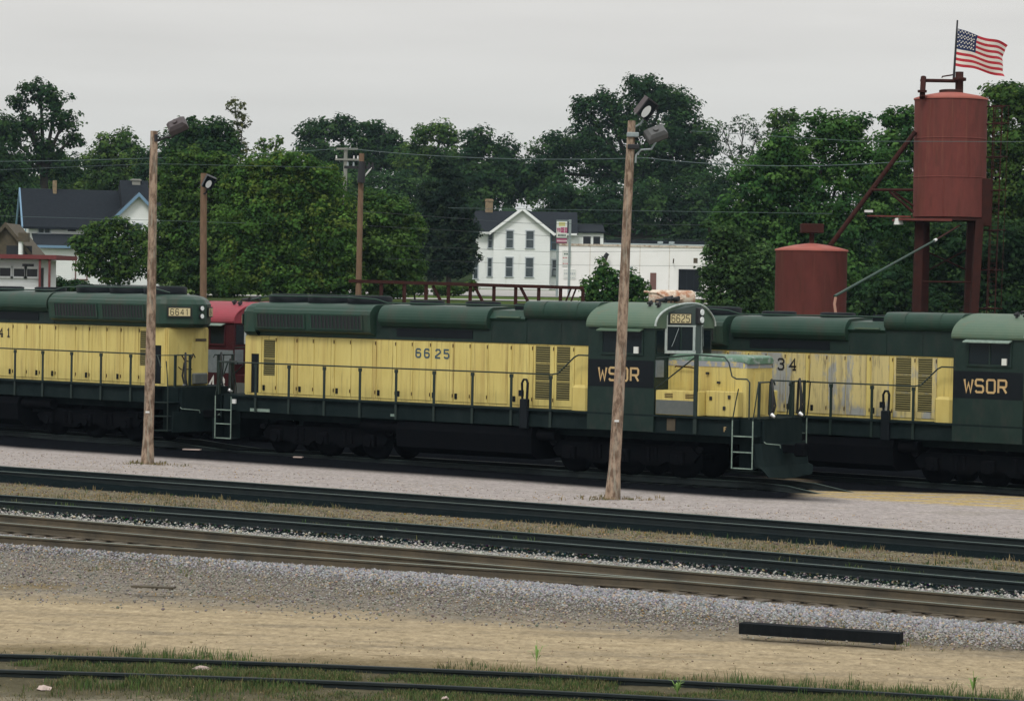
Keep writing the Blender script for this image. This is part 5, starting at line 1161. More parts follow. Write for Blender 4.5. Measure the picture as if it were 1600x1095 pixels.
window(house, Vector((0, 2.37, 0)), U, Nn, hx(862), hx(872), hz(HP(800, 388).z), hz(HP(800, 366).z), 'blue_trim')
wn = window(house, Vector((0, 2.37, 0)), U, Nn, hx(864), hx(874), hz(HP(800, 430).z), hz(HP(800, 405).z))
q = MB(); q.bbox(hx(864) + .05, hx(873), 2.0, 2.4, hz(HP(800, 430).z) + .03, hz(HP(800, 430).z) + .6, .03); q.build('air_conditioner', 'steel_gray', house)
window(house, Vector((0, 2.37, 0)), U, Nn, hx(764) - .1, hx(768), hz(HP(800, 432).z), hz(HP(800, 404).z)); window(house, Vector((0, 2.37, 0)), U, Nn, hx(764) - .1, hx(768), hz(HP(800, 387).z), hz(HP(800, 364).z)); window(house, Vector((0, 2.37, 0)), U, Nn, hx(740), hx(746), hz(HP(800, 436).z), hz(HP(800, 404).z))
q = MB(); q.bbox(hx(756), hx(768), 6.0, 6.9, zr2 - .5, hz(HP(760, 308).z), .03); q.bbox(hx(756) - .06, hx(768) + .06, 5.94, 6.96, hz(HP(760, 312).z), hz(HP(760, 309).z), .02); q.build('chimney', 'brick_chimney', house)
# rear wing on the right with paired dark windows
q = MB(); q.box(hx(876), hx(944), 3.5, 9.5, 0, hz(HP(900, 363).z)); q.build('wing_wall', 'white_wall', house)
q = MB(); pr = [(3.1, hz(HP(900, 363).z)), (9.8, hz(HP(900, 349).z)), (9.8, hz(HP(900, 347).z)), (3.1, hz(HP(900, 361).z) + .05)]; q.prism(pr, hx(873), hx(946)); q.build('wing_roof', 'roof_dark', house)
for a, b in ((912, 924), (928, 939)): window(house, Vector((0, 3.48, 0)), U, Nn, hx(a), hx(b), hz(HP(900, 382).z), hz(HP(900, 368).z), 'white_wall', 'win_black', False)
# --- long white block building
DB = 212.
def BP(x, y): return P(x, y, DB)
b0 = BP(871, 470); bw = BP(1135, 470).x - b0.x; bg_ = gz(b0.x, DB) - .6
bl = empty('white_building', (b0.x, DB, bg_)); tag(bl, 'long low white block building with a stained parapet and painted wall signs', 'building')
def bx_(px): return BP(px, 400).x - b0.x
def bz_(py, px=1000): return BP(px, py).z - bg_
ztopb = bz_(386); zr_ = bz_(378)
q = MB(); q.box(0, bw, 0, 9, 0, ztopb); q.build('wall', 'white_block', bl)
q = MB(); q.box(-.05, bw + .05, -.06, .35, ztopb, ztopb + .16); q.build('parapet', 'stain', bl)
jm = MB()
for px in (922, 1000, 1046): jm.box(bx_(px) - .015, bx_(px) + .015, -.012, -.004, 0, ztopb)
jm.build('wall_joint', 'stain', bl)
q = MB(); q.box(bx_(948), bw, 3.5, 8.5, ztopb, bz_(374)); q.build('upper_roof', 'roof_dark', bl)
q = MB(); q.box(bx_(945), bw, 3.3, 3.48, ztopb + .2, ztopb + .32); q.build('roof_edge', 'galv', bl)
for px in (1034, 1052): q = MB(); q.tube((bx_(px), 2.5, ztopb), (bx_(px), 2.5, ztopb + .35), .12, n=8); q.tube((bx_(px), 2.5, ztopb + .33), (bx_(px), 2.5, ztopb + .5), .22, .22, n=10); q.build('roof_vent', 'galv', bl)
f = MB(); x0, x1, z0_, z1_ = bx_(1061), bx_(1096), bz_(454), bz_(420)
o = MB(); o.box(x0, x1, -.03, .0 - .003, z0_, z1_); wo2 = o.build('window', 'win_black', bl)
for a in (.02, .36, .68, .98): f.box(x0 + (x1 - x0) * a - .04, x0 + (x1 - x0) * a + .04, -.07, -.032, z0_, z1_)
f.box(x0, x1, -.07, -.033, z1_ - .07, z1_ + .03); f.build('window_frame', 'roof_dark', wo2)
q = MB(); q.bbox(bx_(1016.5), bx_(1026), -.06, -.003, bz_(456), bz_(426), .02); q.build('door', 'brown_door', bl)
q = MB(); q.box(bx_(976), bx_(989), -.05, -.003, bz_(420), bz_(417)); q.build('vent_hood', 'galv', bl)
q = MB(); q.tube((bx_(940), -.4, bz_(425)), (bx_(948), -.5, bz_(402)), .09, n=8); q.build('flue_pipe', 'tan_wood', bl); q = MB(); q.tube((bx_(944.5), -.48, bz_(404)), (bx_(949), -.52, bz_(397)), .16, n=10); q.build('flue_cap', 'black_metal', bl)
q = MB(); q.tube((bx_(1052), -.1, bz_(410)), (bx_(1052), -.6, bz_(404)), .05); q.tube((bx_(1086), -.7, bz_(410)), (bx_(1086), -.7, bz_(402)), .16, n=8); q.build('wall_lamp', 'tan_wood', bl)
# painted wall panels: a narrow board with red lines, a low board with grey lines
pb = MB(); pb.box(bx_(878.5), bx_(893), -.05, -.004, bz_(418.5), bz_(393)); sb_ = pb.build('sign_board', 'sign_white', bl); sb_['label'] = 'narrow white wall board with rows of red and dark print'
random.seed(5)
def print_rows(rows, y0, parent):
    for (py, xa, xb, hh, m_) in rows:
        mb = MB(); x = bx_(xa); xe = bx_(xb)
        while x < xe:
            w = random.uniform(.06, .11); mb.box(x, min(x + w, xe), y0 - .004, y0, bz_(py + hh / 2), bz_(py - hh / 2)); x += w + random.uniform(.03, .07)
        tag(mb.build('printed_line', m_, parent), kind='stuff')
print_rows([(394.5, 881, 891, .6, 'sign_gray'), (399, 881.5, 889, 2.6, 'sign_green'), (405, 879.5, 892, 1.8, 'sign_red'), (410.5, 880, 891, 1.0, 'sign_gray'), (414, 879.5, 892, 1.8, 'sign_red'), (417.6, 880, 891, .6, 'sign_gray')], -.052, sb_)
pb = MB(); pb.box(bx_(881), bx_(900.5), -.05, -.004, bz_(438), bz_(423)); sb2 = pb.build('sign_board', 'sign_white', bl); sb2['label'] = 'low white wall board with faint grey print'
print_rows([(424, 882, 899, .7, 'sign_gray'), (429.5, 882.5, 900, 3.0, 'sign_gray'), (436, 883, 899, 1.4, 'sign_gray')], -.052, sb2)
# --- pole sign
DS = 206.; sp = P(879, 382, DS)
sg = empty('pole_sign', (sp.x, DS, gz(sp.x, DS))); tag(sg, 'tall white and magenta video sign on a post beside the white house', 'sign'); zs_ = sg.location.z
def sx(px): return P(px, 360, DS).x - sp.x
def sz(py): return P(879, py, DS).z - zs_
q = MB(); q.box(sx(870), sx(874), -.1, .1, 0, sz(381)); q.box(sx(888.5), sx(892.5), -.1, .1, 0, sz(343)); q.build('post', 'galv', sg)
q = MB(); q.box(sx(869), sx(886.5), -.22, .22, sz(380.5), sz(345)); q.build('sign_case', 'sign_green', sg)
q = MB(); q.box(sx(869.5), sx(886), -.24, -.222, sz(371.5), sz(346)); q.build('sign_face', 'sign_white', sg)
q = MB(); q.box(sx(869.5), sx(886), -.24, -.222, sz(379.5), sz(373)); sf = q.build('sign_face', 'sign_purple', sg); sf['label'] = 'magenta lower band of the sign'
q = MB(); q.box(sx(869), sx(891), -.05, .05, sz(345.2), sz(344)); q.build('sign_bracket', 'galv', sg)
q = MB(); q.bbox(sx(873), sx(883), -.246, -.242, sz(353.5), sz(347.5), .001); q.build('sign_emblem', 'sign_yellow', sg)
lettering('VIDEO', (sx(870.6), -.244, sz(363)), (1, 0, 0), (0, 0, 1), .31, 'sign_purple', 'sign_lettering', sg, w=.26, aspect=.42, adv=.148)
mb = MB(); x = sx(872)
while x < sx(884): mb.box(x, x + .07, -.246, -.242, sz(369.3), sz(366.2)); x += .10
tag(mb.build('printed_line', 'sign_green', sg), kind='stuff')
mb = MB(); x = sx(870.5)
while x < sx(885): mb.box(x, x + .05, -.246, -.242, sz(377.8), sz(375.2)); x += .085
tag(mb.build('printed_line', 'sign_white', sg), kind='stuff')
# --- blue trimmed house on the left
DL = 228.; ang = math.radians(14)
lo_ = P(44, 440, DL); lgz = gz(lo_.x, DL) - .6
lh = empty('blue_trimmed_house', (lo_.x, DL, lgz), ang); tag(lh, 'white house with a dark roof and light blue gable trim', 'house')
def lz(py, px=120): return P(px, py, DL + 1).z - lgz
def lu(px): # local u along the front wall for a pixel column
    r = ray(px, 400); dx, dy = math.cos(ang), math.sin(ang)
    # solve lo_ + u*(dx,dy) = k*(r.x,r.y)
    det = dx * -r.y + dy * r.x
    return (-lo_.x * -r.y + -DL * r.x) / det * 1.0
Ul = Vector((1, 0, 0)); Nl = Vector((0, -1, 0)); wL = lu(250)
q = MB(); dpt = 7.0
zeL, zrL, zt2 = lz(352), lz(298), lz(286)
pr = [(0, 0), (dpt, 0), (dpt, zeL), (dpt / 2, zrL), (0, zeL)]; q.prism(pr, 0, wL, 'x'); q.build('wall', 'white_wall', lh)
siding(lh, 'clapboards', 'white_wall', Vector((0, 0, 0)), Ul, Nl, 0, lu(170), .5, zeL - .1)
q = MB(); rt_ = MB(); sl = (zrL - zeL) / (dpt / 2)
for sgn in (0, 1):
    def yy_(v): return v if sgn == 0 else dpt - v
    rt_.add([(x, yy_(v), z) for x in (-.5, wL + .3) for (v, z) in ((-.5, zeL - .5 * sl + .02), (dpt / 2, zrL + .02), (dpt / 2, zrL + .2), (-.5, zeL - .5 * sl + .2))], [(0, 1, 2, 3), (7, 6, 5, 4), (3, 2, 6, 7), (0, 4, 5, 1), (0, 3, 7, 4)])
rt_.build('roof', 'roof_dark', lh)
q = MB()
for sgn in (0, 1):
    def yy_(v): return v if sgn == 0 else dpt - v
    q.add([(x, yy_(v), z) for x in (-.62, -.503) for (v, z) in ((-.5, zeL - .5 * sl - .25), (dpt / 2, zrL - .2), (dpt / 2, zrL + .24), (-.5, zeL - .5 * sl + .24))], [(0, 1, 2, 3), (7, 6, 5, 4), (3, 2, 6, 7), (0, 4, 5, 1), (0, 3, 7, 4)])
q.build('barge_board', 'blue_trim', lh)
g0, g1 = lu(177), lu(246)
gO = Vector((g0, -1.6, 0)); gable_house(lh, gO, Ul, g1 - g0, 6.5, 0, lz(338), lz(303), 'white_wall', 'roof_dark', 'blue_trim', .45, 'gable_wall')
siding(lh, 'clapboards', 'white_wall', gO, Ul, Nl, 0, g1 - g0, .5, lz(338) - .1)
q = MB(); q.prism([(-1.0, lz(330)), (2.5, lz(278)), (6, lz(330))], lu(190), lu(235), 'x'); q.build('rear_roof', 'roof_dark', lh)
window(lh, gO + Nl * .02, Ul, Nl, (g1 - g0) * .42, (g1 - g0) * .58, lz(364), lz(349), 'gray_trim'); window(lh, Vector((0, 0, 0)) + Nl * .02, Ul, Nl, lu(60), lu(77), lz(365), lz(356), 'gray_trim', 'win', False, True); window(lh, Nl * .02, Ul, Nl, lu(105), lu(118), lz(362), lz(353), 'white_wall', 'win_black', False)
q = MB(); q.box(-.03, -.003, 3.0, 3.9, lz(362), lz(346)); q.build('end_window', 'blue_trim', lh)
# porch with its own dark roof
q = MB(); q.box(lu(52), lu(176), -3.0, -.035, 0, lz(390)); q.build('porch_wall', 'white_wall', lh); siding(lh, 'clapboards', 'white_wall', Vector((0, -3.0, 0)), Ul, Nl, lu(52), lu(176), .3, lz(390) - .1)
q = MB(); q.prism([(-3.5, lz(387.5)), (.0, lz(368)), (.0, lz(366)), (-3.5, lz(385))], lu(49), lu(178), 'x'); q.build('porch_roof', 'roof_dark', lh)
q = MB(); q.box(lu(49), lu(178), -3.56, -3.503, lz(389), lz(385)); q.build('porch_fascia', 'blue_trim', lh)
for a, b, y0, y1 in ((114, 130, 398, 436),): window(lh, Vector((0, -3.02, 0)), Ul, Nl, lu(a), lu(b), lz(y1), lz(y0), 'brown_door', 'white_wall', False)
q = MB(); q.bbox(lu(86), lu(92), 3.0, 3.6, zrL - .3, lz(281), .03); q.build('chimney', 'brick_chimney', lh)
q = MB(); q.bbox(lu(209), lu(222), 2.0, 2.8, lz(295), lz(276), .03); q.bbox(lu(209) - .08, lu(222) + .08, 1.92, 2.88, lz(279), lz(276.5), .02); q.build('chimney', 'gray_chimney', lh)
# --- brown roofed porch building at the left edge
DQ = 190.; pq = P(-60, 450, DQ); bq = empty('brown_gabled_shed', (pq.x, DQ, gz(pq.x, DQ) - .5)); tag(bq, 'small shed with weathered brown gabled roof at the left edge', 'shed'); zq = bq.location.z
def qx(px): return P(px, 400, DQ).x - pq.x
def qz(py): return P(30, py, DQ).z - zq
gable_house(bq, Vector((qx(-34), 0, 0)), Vector((1, 0, 0)), qx(52) - qx(-34), 5, 0, qz(402), qz(352), 'tan_wood', 'tan_wood', 'tan_wood', .3)
q = MB(); q.box(qx(33), qx(48), -1.2, -.4, qz(378), qz(364)); q.build('dormer', 'tan_wood', bq)
q = MB(); q.box(qx(33), qx(38), -1.1, -.5, 0, qz(378)); q.build('porch_post', 'white_wall', bq)
q = MB(); q.box(qx(10), qx(32), -.02, -.004, 0, qz(384)); q.box(qx(39), qx(50), -.02, -.004, 0, qz(384)); q.build('doorway', 'win_black', bq)
# --- white yard office with red roof edge
DO = 134.; po = P(-80, 450, DO); of = empty('yard_office', (po.x, DO, gz(po.x, DO) - .3)); tag(of, 'small white yard office with a flat red roof and dark windows', 'yard office'); zo_ = of.location.z
def ox(px): return P(px, 420, DO).x - po.x
def oz(py, px=30): return P(px, py, DO).z - zo_
q = MB(); q.box(0, ox(61), 0, 5, 0, oz(405)); q.build('wall', 'white_wall', of); siding(of, 'clapboards', 'white_wall', Vector((0, 0, 0)), Vector((1, 0, 0)), Nl, 0, ox(61), .2, oz(405) - .05, .2)
q = MB(); q.box(-.3, ox(93), -1.0, 5.4, oz(404.5), oz(398)); q.build('roof', 'shed_roof', of)
for a, b, y0, y1 in ((-22, -4, 419, 432), (0, 17, 419, 432), (22, 39, 420, 432), (42.5, 59, 420, 432)): window(of, Nl * .02, Vector((1, 0, 0)), Nl, ox(a), ox(b), oz(y1), oz(y0), 'white_wall', 'win_black', False)
q = MB(); q.box(ox(35), ox(53), -.04, -.03, oz(418), oz(412)); q.build('upper_window', 'win_black', of)
for px in (67, 82): q = MB(); q.box(ox(px) - .05, ox(px) + .05, -.9, -.8, 0, oz(404.6)); q.build('roof_post', 'shed_roof', of)
q = MB(); q.box(ox(63), ox(68), -.3, .1, 0, oz(418)); q.build('door', 'black_metal', of)
# pale road strip and driveway in front of the houses
def strip(name, pts_near, pts_far, m, lift=.05):
    q = MB(); n = len(pts_near); vs = []
    for a, b in zip(pts_near, pts_far):
        for k in range(5):
            p = Vector(a).lerp(Vector(b), k / 4); vs.append((p.x, p.y, gz(p.x, p.y) + lift))
    q.add(vs, [(i * 5 + k, (i + 1) * 5 + k, (i + 1) * 5 + k + 1, i * 5 + k + 1) for i in range(n - 1) for k in range(4)]); o = q.build(name, m); tag(o, kind='structure')
strip('gravel_road', [(x, 166 - .04 * x, 0) for x in range(-90, 91, 6)], [(x, 178 - .04 * x, 0) for x in range(-90, 91, 6)], 'road')
strip('driveway', [(x, 204 + .2 * x, 0) for x in range(-14, 17, 3)], [(x, 262, 0) for x in range(-14, 17, 3)], 'road')

# ------------------------------------------------------------------ trees
def tree(label, D, blobs, trunk, cols, leaf=.28, dens=1.0, clump=.9, gaps=.0, group=None, name='tree', cat='tree', bark='bark', twigs=0, inner=.6, seed=0, trunk_r=None, dark_base=False):
    """blobs: crown masses as (x, y, rx, ry) measured in the photograph, given real size and depth at distance D"""
    r = np.random.default_rng(seed + 100); s = F_PX / D
    tb = P(trunk[0], 450, D); gzt = gz(tb.x, D); T = empty(name, (tb.x, D, gzt - .1)); tag(T, label, cat, group)
    o = np.array([tb.x, D, gzt - .1])
    Cs = []; cen = []
    for (x, y, rx, ry) in blobs:
        c = np.array(P(x, y, D)) ; Rx, Rz = rx / s, ry / s; Ry = (Rx + Rz) / 2 * .9
        c[1] += r.uniform(-.35, .35) * Ry; cen.append((c, Rx, Ry, Rz))
        area = 4 * math.pi * ((Rx * Rz + Rx * Ry + Ry * Rz) / 3); cr = clump * min(1, max(.35, min(Rx, Rz) * .42))
        n = max(4, int(area / (cr * cr * 1.25) * (1 - gaps)))
        v = r.normal(size=(n, 3)); v /= np.linalg.norm(v, axis=1)[:, None]; rad = np.clip(r.normal(.86, .13, (n, 1)), .3, 1.06)
        keep = (v[:, 1] < .45) | (r.random(n) < .35); v, rad = v[keep], rad[keep]     # fewer clumps on the far side
        pc_ = c + v * rad * np.array([Rx, Ry, Rz]); crs = cr * r.uniform(.55, 1.25, (len(v), 1))
        Cs.append(np.concatenate([pc_, v, crs, np.full((len(v), 1), 0.)], 1))
        ni = int(n * inner)
        if ni:
            v2 = r.normal(size=(ni, 3)); v2 /= np.linalg.norm(v2, axis=1)[:, None]; pc2 = c + v2 * r.uniform(.2, .75, (ni, 1)) * np.array([Rx, Ry, Rz]); Cs.append(np.concatenate([pc2, v2, np.full((ni, 1), cr * 1.1), np.full((ni, 1), 0.)], 1))
    Cs = np.concatenate(Cs, 0); nc = len(Cs); per = max(5, int(dens * 7.0 * clump * clump / (leaf * leaf)))
    cnt = np.maximum(4, (per * (Cs[:, 6] / clump) ** 2).astype(int)); idx = np.repeat(np.arange(nc), cnt); N = len(idx)
    v = r.normal(size=(N, 3)); v /= np.linalg.norm(v, axis=1)[:, None]; rr = r.random((N, 1)) ** .45
    cr = Cs[idx, 6:7]; pos = Cs[idx, :3] + v * rr * cr * np.array([1, 1, .62])
    nrm = v * .55 + Cs[idx, 3:6] * .45 + np.array([0, -.1, .55]) + r.normal(size=(N, 3)) * .38; nrm /= np.linalg.norm(nrm, axis=1)[:, None]
    a = np.cross(nrm, r.normal(size=(N, 3))); a /= np.linalg.norm(a, axis=1)[:, None] + 1e-9; b = np.cross(nrm, a)
    L_ = leaf * r.uniform(.35, 1.35, (N, 1)) ** 1.1; wv = a * L_ * .5; hv = b * L_ * .36; cu = nrm * L_ * .12
    V = np.stack([pos - wv, pos - hv + cu, pos + wv, pos + hv + cu], 1).reshape(-1, 3) - o
    Fc = np.arange(N)[:, None] * 4 + np.array([[0, 1, 2, 3]])
    cols = np.array(cols); cc = cols[r.integers(0, len(cols), nc)][idx] * r.uniform(.68, 1.32, (nc, 1))[idx] * r.uniform(.75, 1.25, (N, 1))
    me = bulk_mesh('crown', V, Fc, M['leaves'], colr=np.repeat(cc, 4, 0)); co = bpy.data.objects.new('crown', me); col.objects.link(co); co.parent = T
    # trunk and limbs
    top = max(cen, key=lambda q: q[0][2]); low_ = min(q[0][2] - q[3] for q in cen); H_ = max(2.0, np.mean([q[0][2] for q in cen]) - gzt)
    tr = trunk_r or max(.10, .028 * H_ + .04); q = MB(); fork = Vector((0, 0, max(.8, (low_ - gzt) + .30 * (top[0][2] - low_)) )); 
    q.path([(0, 0, -.2), (r.uniform(-.1, .1), 0, fork.z * .5), tuple(fork)], [tr * 1.25, tr, tr * .82], 8)
    for (c, Rx, Ry, Rz) in cen:
        e_ = Vector(c - o); m_ = fork.lerp(e_, .5) + Vector((0, 0, -.08 * (e_ - fork).length)); q.path([fork * .92, m_, e_, e_ + Vector((r.uniform(-.2, .2) * Rx, 0, Rz * .6))], [tr * .62, tr * .42, tr * .24, tr * .08], 6)
        for k in range(3 + twigs):
            d = Vector(r.normal(size=3)); d.normalize(); d.z = abs(d.z) * .8; q.path([m_.lerp(e_, r.uniform(.3, 1)), e_ + Vector((d.x * Rx * .8, d.y * Ry * .6, d.z * Rz * .95))], [tr * .2, tr * .05], 5)
    q.build('trunk', bark, T); return T
DK = [(.026, .062, .024), (.036, .080, .028), (.020, .050, .023), (.048, .095, .030)]
MD = [(.052, .108, .028), (.076, .140, .034), (.036, .082, .026), (.096, .160, .038)]
YG = [(.060, .132, .028), (.086, .166, .034), (.044, .104, .027), (.120, .178, .036)]
RG = [(.042, .108, .030), (.064, .146, .038), (.030, .080, .028), (.086, .172, .044)]
G1 = 'trees behind the houses'
tree('tall open tree with layered dark branches at the left edge', 262, [(62, 142, 34, 22), (88, 160, 26, 20), (28, 158, 20, 16), (100, 190, 30, 20), (48, 195, 34, 22), (112, 218, 22, 14), (15, 215, 26, 22), (72, 232, 34, 20), (30, 262, 44, 30), (100, 262, 34, 26)], (66, 440), DK, .34, .9, 1.0, .35, G1, twigs=3, seed=1)
tree('dark tree cut by the left edge beside the tall open tree', 255, [(-20, 190, 30, 30), (5, 200, 22, 26), (-10, 250, 44, 44), (14, 290, 40, 40), (-30, 330, 50, 50)], (-10, 440), DK, .34, .9, 1.1, .1, G1, seed=2)
tree('spiky topped mid green tree between the blue trimmed house and the sky', 272, [(165, 235, 26, 26), (195, 222, 22, 24), (150, 262, 30, 28), (210, 255, 30, 32), (182, 275, 48, 36), (230, 285, 40, 40)], (185, 440), MD, .34, .9, .9, .15, G1, twigs=4, seed=3)
tree('bushy tree standing behind the dark roof of the blue trimmed house', 282, [(90, 262, 30, 26), (120, 285, 44, 34), (60, 295, 50, 34), (30, 330, 50, 40), (150, 310, 50, 40)], (95, 440), MD, .36, .9, 1.1, .0, G1, seed=4)
tree('tree with dark rounded head and pale yellow topmost sprig', 215, [(300, 205, 32, 22), (335, 208, 34, 24), (275, 225, 30, 24), (320, 235, 52, 26), (355, 235, 26, 22)], (320, 450), DK, .30, 1.0, .9, .0, G1, seed=5)
tree('slender sprig crowned pale yellow tree rising above the round dark one', 222, [(368, 168, 15, 14), (380, 190, 12, 12), (366, 205, 14, 14), (372, 230, 16, 18)], (372, 450), [(.12, .13, .05), (.09, .105, .045), (.06, .08, .03)], .26, .7, .6, .35, G1, seed=6, trunk_r=.10, inner=.1)
tree('yellow green tree with scattered tips behind the wide bush', 235, [(412, 228, 14, 12), (432, 222, 12, 10), (404, 255, 22, 22), (440, 250, 20, 18), (420, 280, 44, 34)], (420, 450), YG, .28, .8, .7, .25, G1, seed=7, inner=.2)
tree('broad flat topped dark tree behind the grey utility pole', 330, [(490, 208, 28, 22), (530, 198, 32, 20), (575, 206, 34, 22), (605, 220, 26, 22), (500, 235, 36, 26), (570, 240, 38, 28), (620, 252, 30, 28), (540, 262, 60, 36)], (540, 450), DK, .42, .95, 1.3, .08, G1, seed=8)
tree('airy yellowish topped tree right of the broad flat topped one', 325, [(660, 208, 18, 18), (688, 205, 22, 18), (705, 215, 18, 16), (655, 238, 28, 26), (700, 245, 38, 26), (640, 262, 34, 34), (690, 275, 44, 34)], (675, 450), MD, .40, .9, 1.1, .18, G1, seed=9)
tree('pair of dark domed crowns forming one tree above the white house', 320, [(748, 222, 26, 24), (785, 238, 26, 24), (730, 258, 34, 34), (790, 272, 40, 34), (760, 290, 54, 40), (820, 285, 38, 38), (700, 305, 44, 40)], (765, 450), DK, .42, 1.0, 1.2, .0, G1, seed=10)
tree('tall large dark tree with a ragged double top behind the leaning light pole', 318, [(912, 172, 24, 22), (945, 160, 22, 22), (1000, 138, 28, 24), (1040, 150, 34, 28), (1065, 178, 32, 28), (920, 215, 36, 34), (980, 190, 40, 36), (1040, 215, 46, 38), (870, 232, 34, 30), (1090, 225, 32, 34), (950, 255, 60, 40), (1030, 265, 60, 40), (855, 270, 34, 34), (1090, 270, 34, 34)], (985, 450), DK, .42, 1.0, 1.25, .08, G1, seed=11)
tree('thin bare branched tree letting the sky through between two dense trees', 305, [(1130, 205, 18, 18), (1160, 195, 20, 16), (1185, 208, 18, 16), (1140, 240, 24, 20), (1178, 240, 24, 22), (1150, 275, 40, 26)], (1155, 450), DK + MD[:1], .24, .55, .7, .45, G1, seed=12, twigs=7, inner=.1, trunk_r=.16)
tree('small fluffy topped tree just left of the big right hand mass', 240, [(1212, 188, 20, 18), (1238, 186, 16, 16), (1222, 215, 24, 22), (1215, 250, 40, 34)], (1222, 450), MD, .30, .8, .8, .2, G1, seed=13)
tree('tree of dark leaves filling the space behind the leaning pole and white building', 300, [(880, 312, 50, 34), (945, 325, 52, 44), (1010, 322, 54, 44), (1075, 325, 50, 44), (900, 350, 50, 34), (1120, 310, 40, 44), (1100, 350, 50, 40)], (985, 450), DK, .40, 1.0, 1.3, .0, G1, seed=14)
tree('shaded tree low behind the broad flat topped one', 310, [(470, 300, 50, 44), (540, 310, 54, 44), (610, 310, 54, 44), (680, 330, 54, 50), (740, 345, 30, 40)], (560, 450), DK, .40, 1.0, 1.3, .0, G1, seed=15)
tree('shaded tree behind the right end of the blue trimmed house', 262, [(250, 262, 36, 36), (245, 305, 44, 44), (275, 350, 44, 50), (230, 330, 30, 44)], (250, 450), DK, .36, 1.0, 1.2, .0, G1, seed=16)
tree('shaded tree behind the left gable of the blue trimmed house', 270, [(30, 330, 50, 50), (-20, 380, 50, 50), (100, 335, 60, 40), (20, 380, 40, 30)], (20, 450), DK, .40, 1.0, 1.3, .0, G1, seed=17)
G2 = 'trees along the far side of the yard'
tree('wide yellow green tree mass left of the brown utility pole', 152, [(415, 262, 38, 22), (455, 256, 42, 22), (500, 275, 36, 22), (385, 290, 40, 34), (440, 300, 60, 40), (505, 315, 48, 40), (395, 350, 60, 50), (470, 365, 66, 54), (530, 375, 40, 54), (400, 420, 60, 50), (470, 430, 66, 44), (530, 440, 44, 40)], (440, 470), YG, .20, 1.0, .8, .0, G2, seed=20)
tree('dense green tree between the first two light poles', 160, [(300, 258, 44, 26), (350, 262, 40, 26), (268, 290, 34, 34), (320, 305, 54, 44), (370, 310, 36, 44), (280, 350, 44, 50), (340, 370, 56, 54), (290, 420, 50, 46), (350, 430, 54, 40), (250, 400, 24, 40)], (310, 470), MD + YG[:1], .21, 1.0, .85, .0, G2, seed=21)
tree('rounded bush like tree right of the brown utility pole', 155, [(590, 318, 30, 22), (620, 332, 32, 24), (580, 350, 44, 34), (635, 365, 30, 34), (600, 395, 56, 44), (560, 410, 40, 40), (640, 420, 26, 34), (600, 440, 60, 30), (655, 352, 12, 14)], (600, 470), YG[:1] + MD, .20, 1.0, .8, .0, G2, seed=22)
tree('tall near black conical tree left of the white gabled house', 205, [(690, 262, 18, 22), (706, 285, 22, 26), (690, 310, 32, 30), (715, 335, 30, 30), (688, 350, 38, 34), (722, 368, 28, 28), (690, 385, 42, 34), (725, 398, 26, 24), (678, 412, 36, 26), (712, 420, 28, 16)], (700, 470), [(.018, .036, .024), (.022, .042, .026), (.016, .032, .022), (.03, .05, .026)], .24, 1.2, .8, .0, G2, seed=23)
tree('low spreading tree in front of the blue trimmed house', 165, [(150, 362, 24, 14), (185, 352, 24, 14), (212, 370, 24, 18), (140, 385, 30, 20), (185, 385, 40, 24), (150, 412, 36, 20), (205, 412, 32, 24), (178, 432, 34, 14), (122, 378, 18, 9), (228, 395, 18, 28), (245, 430, 16, 16)], (186, 470), MD, .22, .9, .7, .05, G2, seed=24)
tree('slim leafy sapling in front of the white block building', 130, [(940, 425, 12, 22), (958, 440, 20, 22), (925, 450, 20, 18), (985, 440, 18, 22), (1002, 452, 14, 16), (965, 462, 30, 16), (935, 470, 30, 16), (1000, 470, 20, 14)], (960, 480), RG, .19, .8, .45, .05, G2, seed=25)
tree('light green leafy tree at the right end of the white block building', 128, [(1128, 362, 20, 16), (1118, 392, 22, 20), (1150, 385, 36, 30), (1112, 425, 22, 24), (1150, 430, 44, 34), (1190, 420, 34, 44), (1115, 462, 24, 24), (1160, 470, 50, 26), (1105, 350, 8, 6)], (1150, 490), [(.06, .12, .04), (.045, .09, .032), (.085, .15, .05), (.035, .07, .028)], .17, .85, .55, .05, G2, seed=26)
tree('huge dense green tree left of the two red tanks', 146, [(1225, 232, 40, 30), (1290, 205, 44, 34), (1330, 208, 34, 34), (1190, 285, 48, 44), (1260, 270, 60, 50), (1340, 265, 60, 50), (1160, 340, 48, 44), (1230, 345, 60, 54), (1310, 345, 64, 54), (1380, 330, 44, 60), (1170, 400, 44, 44), (1240, 430, 60, 54), (1320, 430, 66, 54), (1300, 480, 80, 36), (1200, 480, 60, 30)], (1260, 500), RG, .21, 1.0, .95, .0, G2, seed=27)
tree('tree with feathery top just left of the raised red tank', 150, [(1395, 188, 22, 18), (1420, 182, 18, 18), (1400, 225, 34, 34), (1440, 230, 30, 40), (1420, 290, 44, 44), (1450, 350, 44, 50), (1410, 400, 44, 50), (1460, 440, 54, 54)], (1420, 500), RG, .22, 1.0, .95, .0, G2, seed=28)
tree('tall green tree behind the raised red tank and its ladder', 148, [(1570, 148, 36, 20), (1600, 160, 44, 30), (1545, 180, 30, 34), (1590, 215, 50, 40), (1545, 250, 44, 44), (1610, 280, 54, 50), (1560, 320, 54, 50), (1640, 200, 44, 44), (1650, 320, 54, 60)], (1580, 500), MD, .22, 1.0, .95, .0, G2, seed=29)
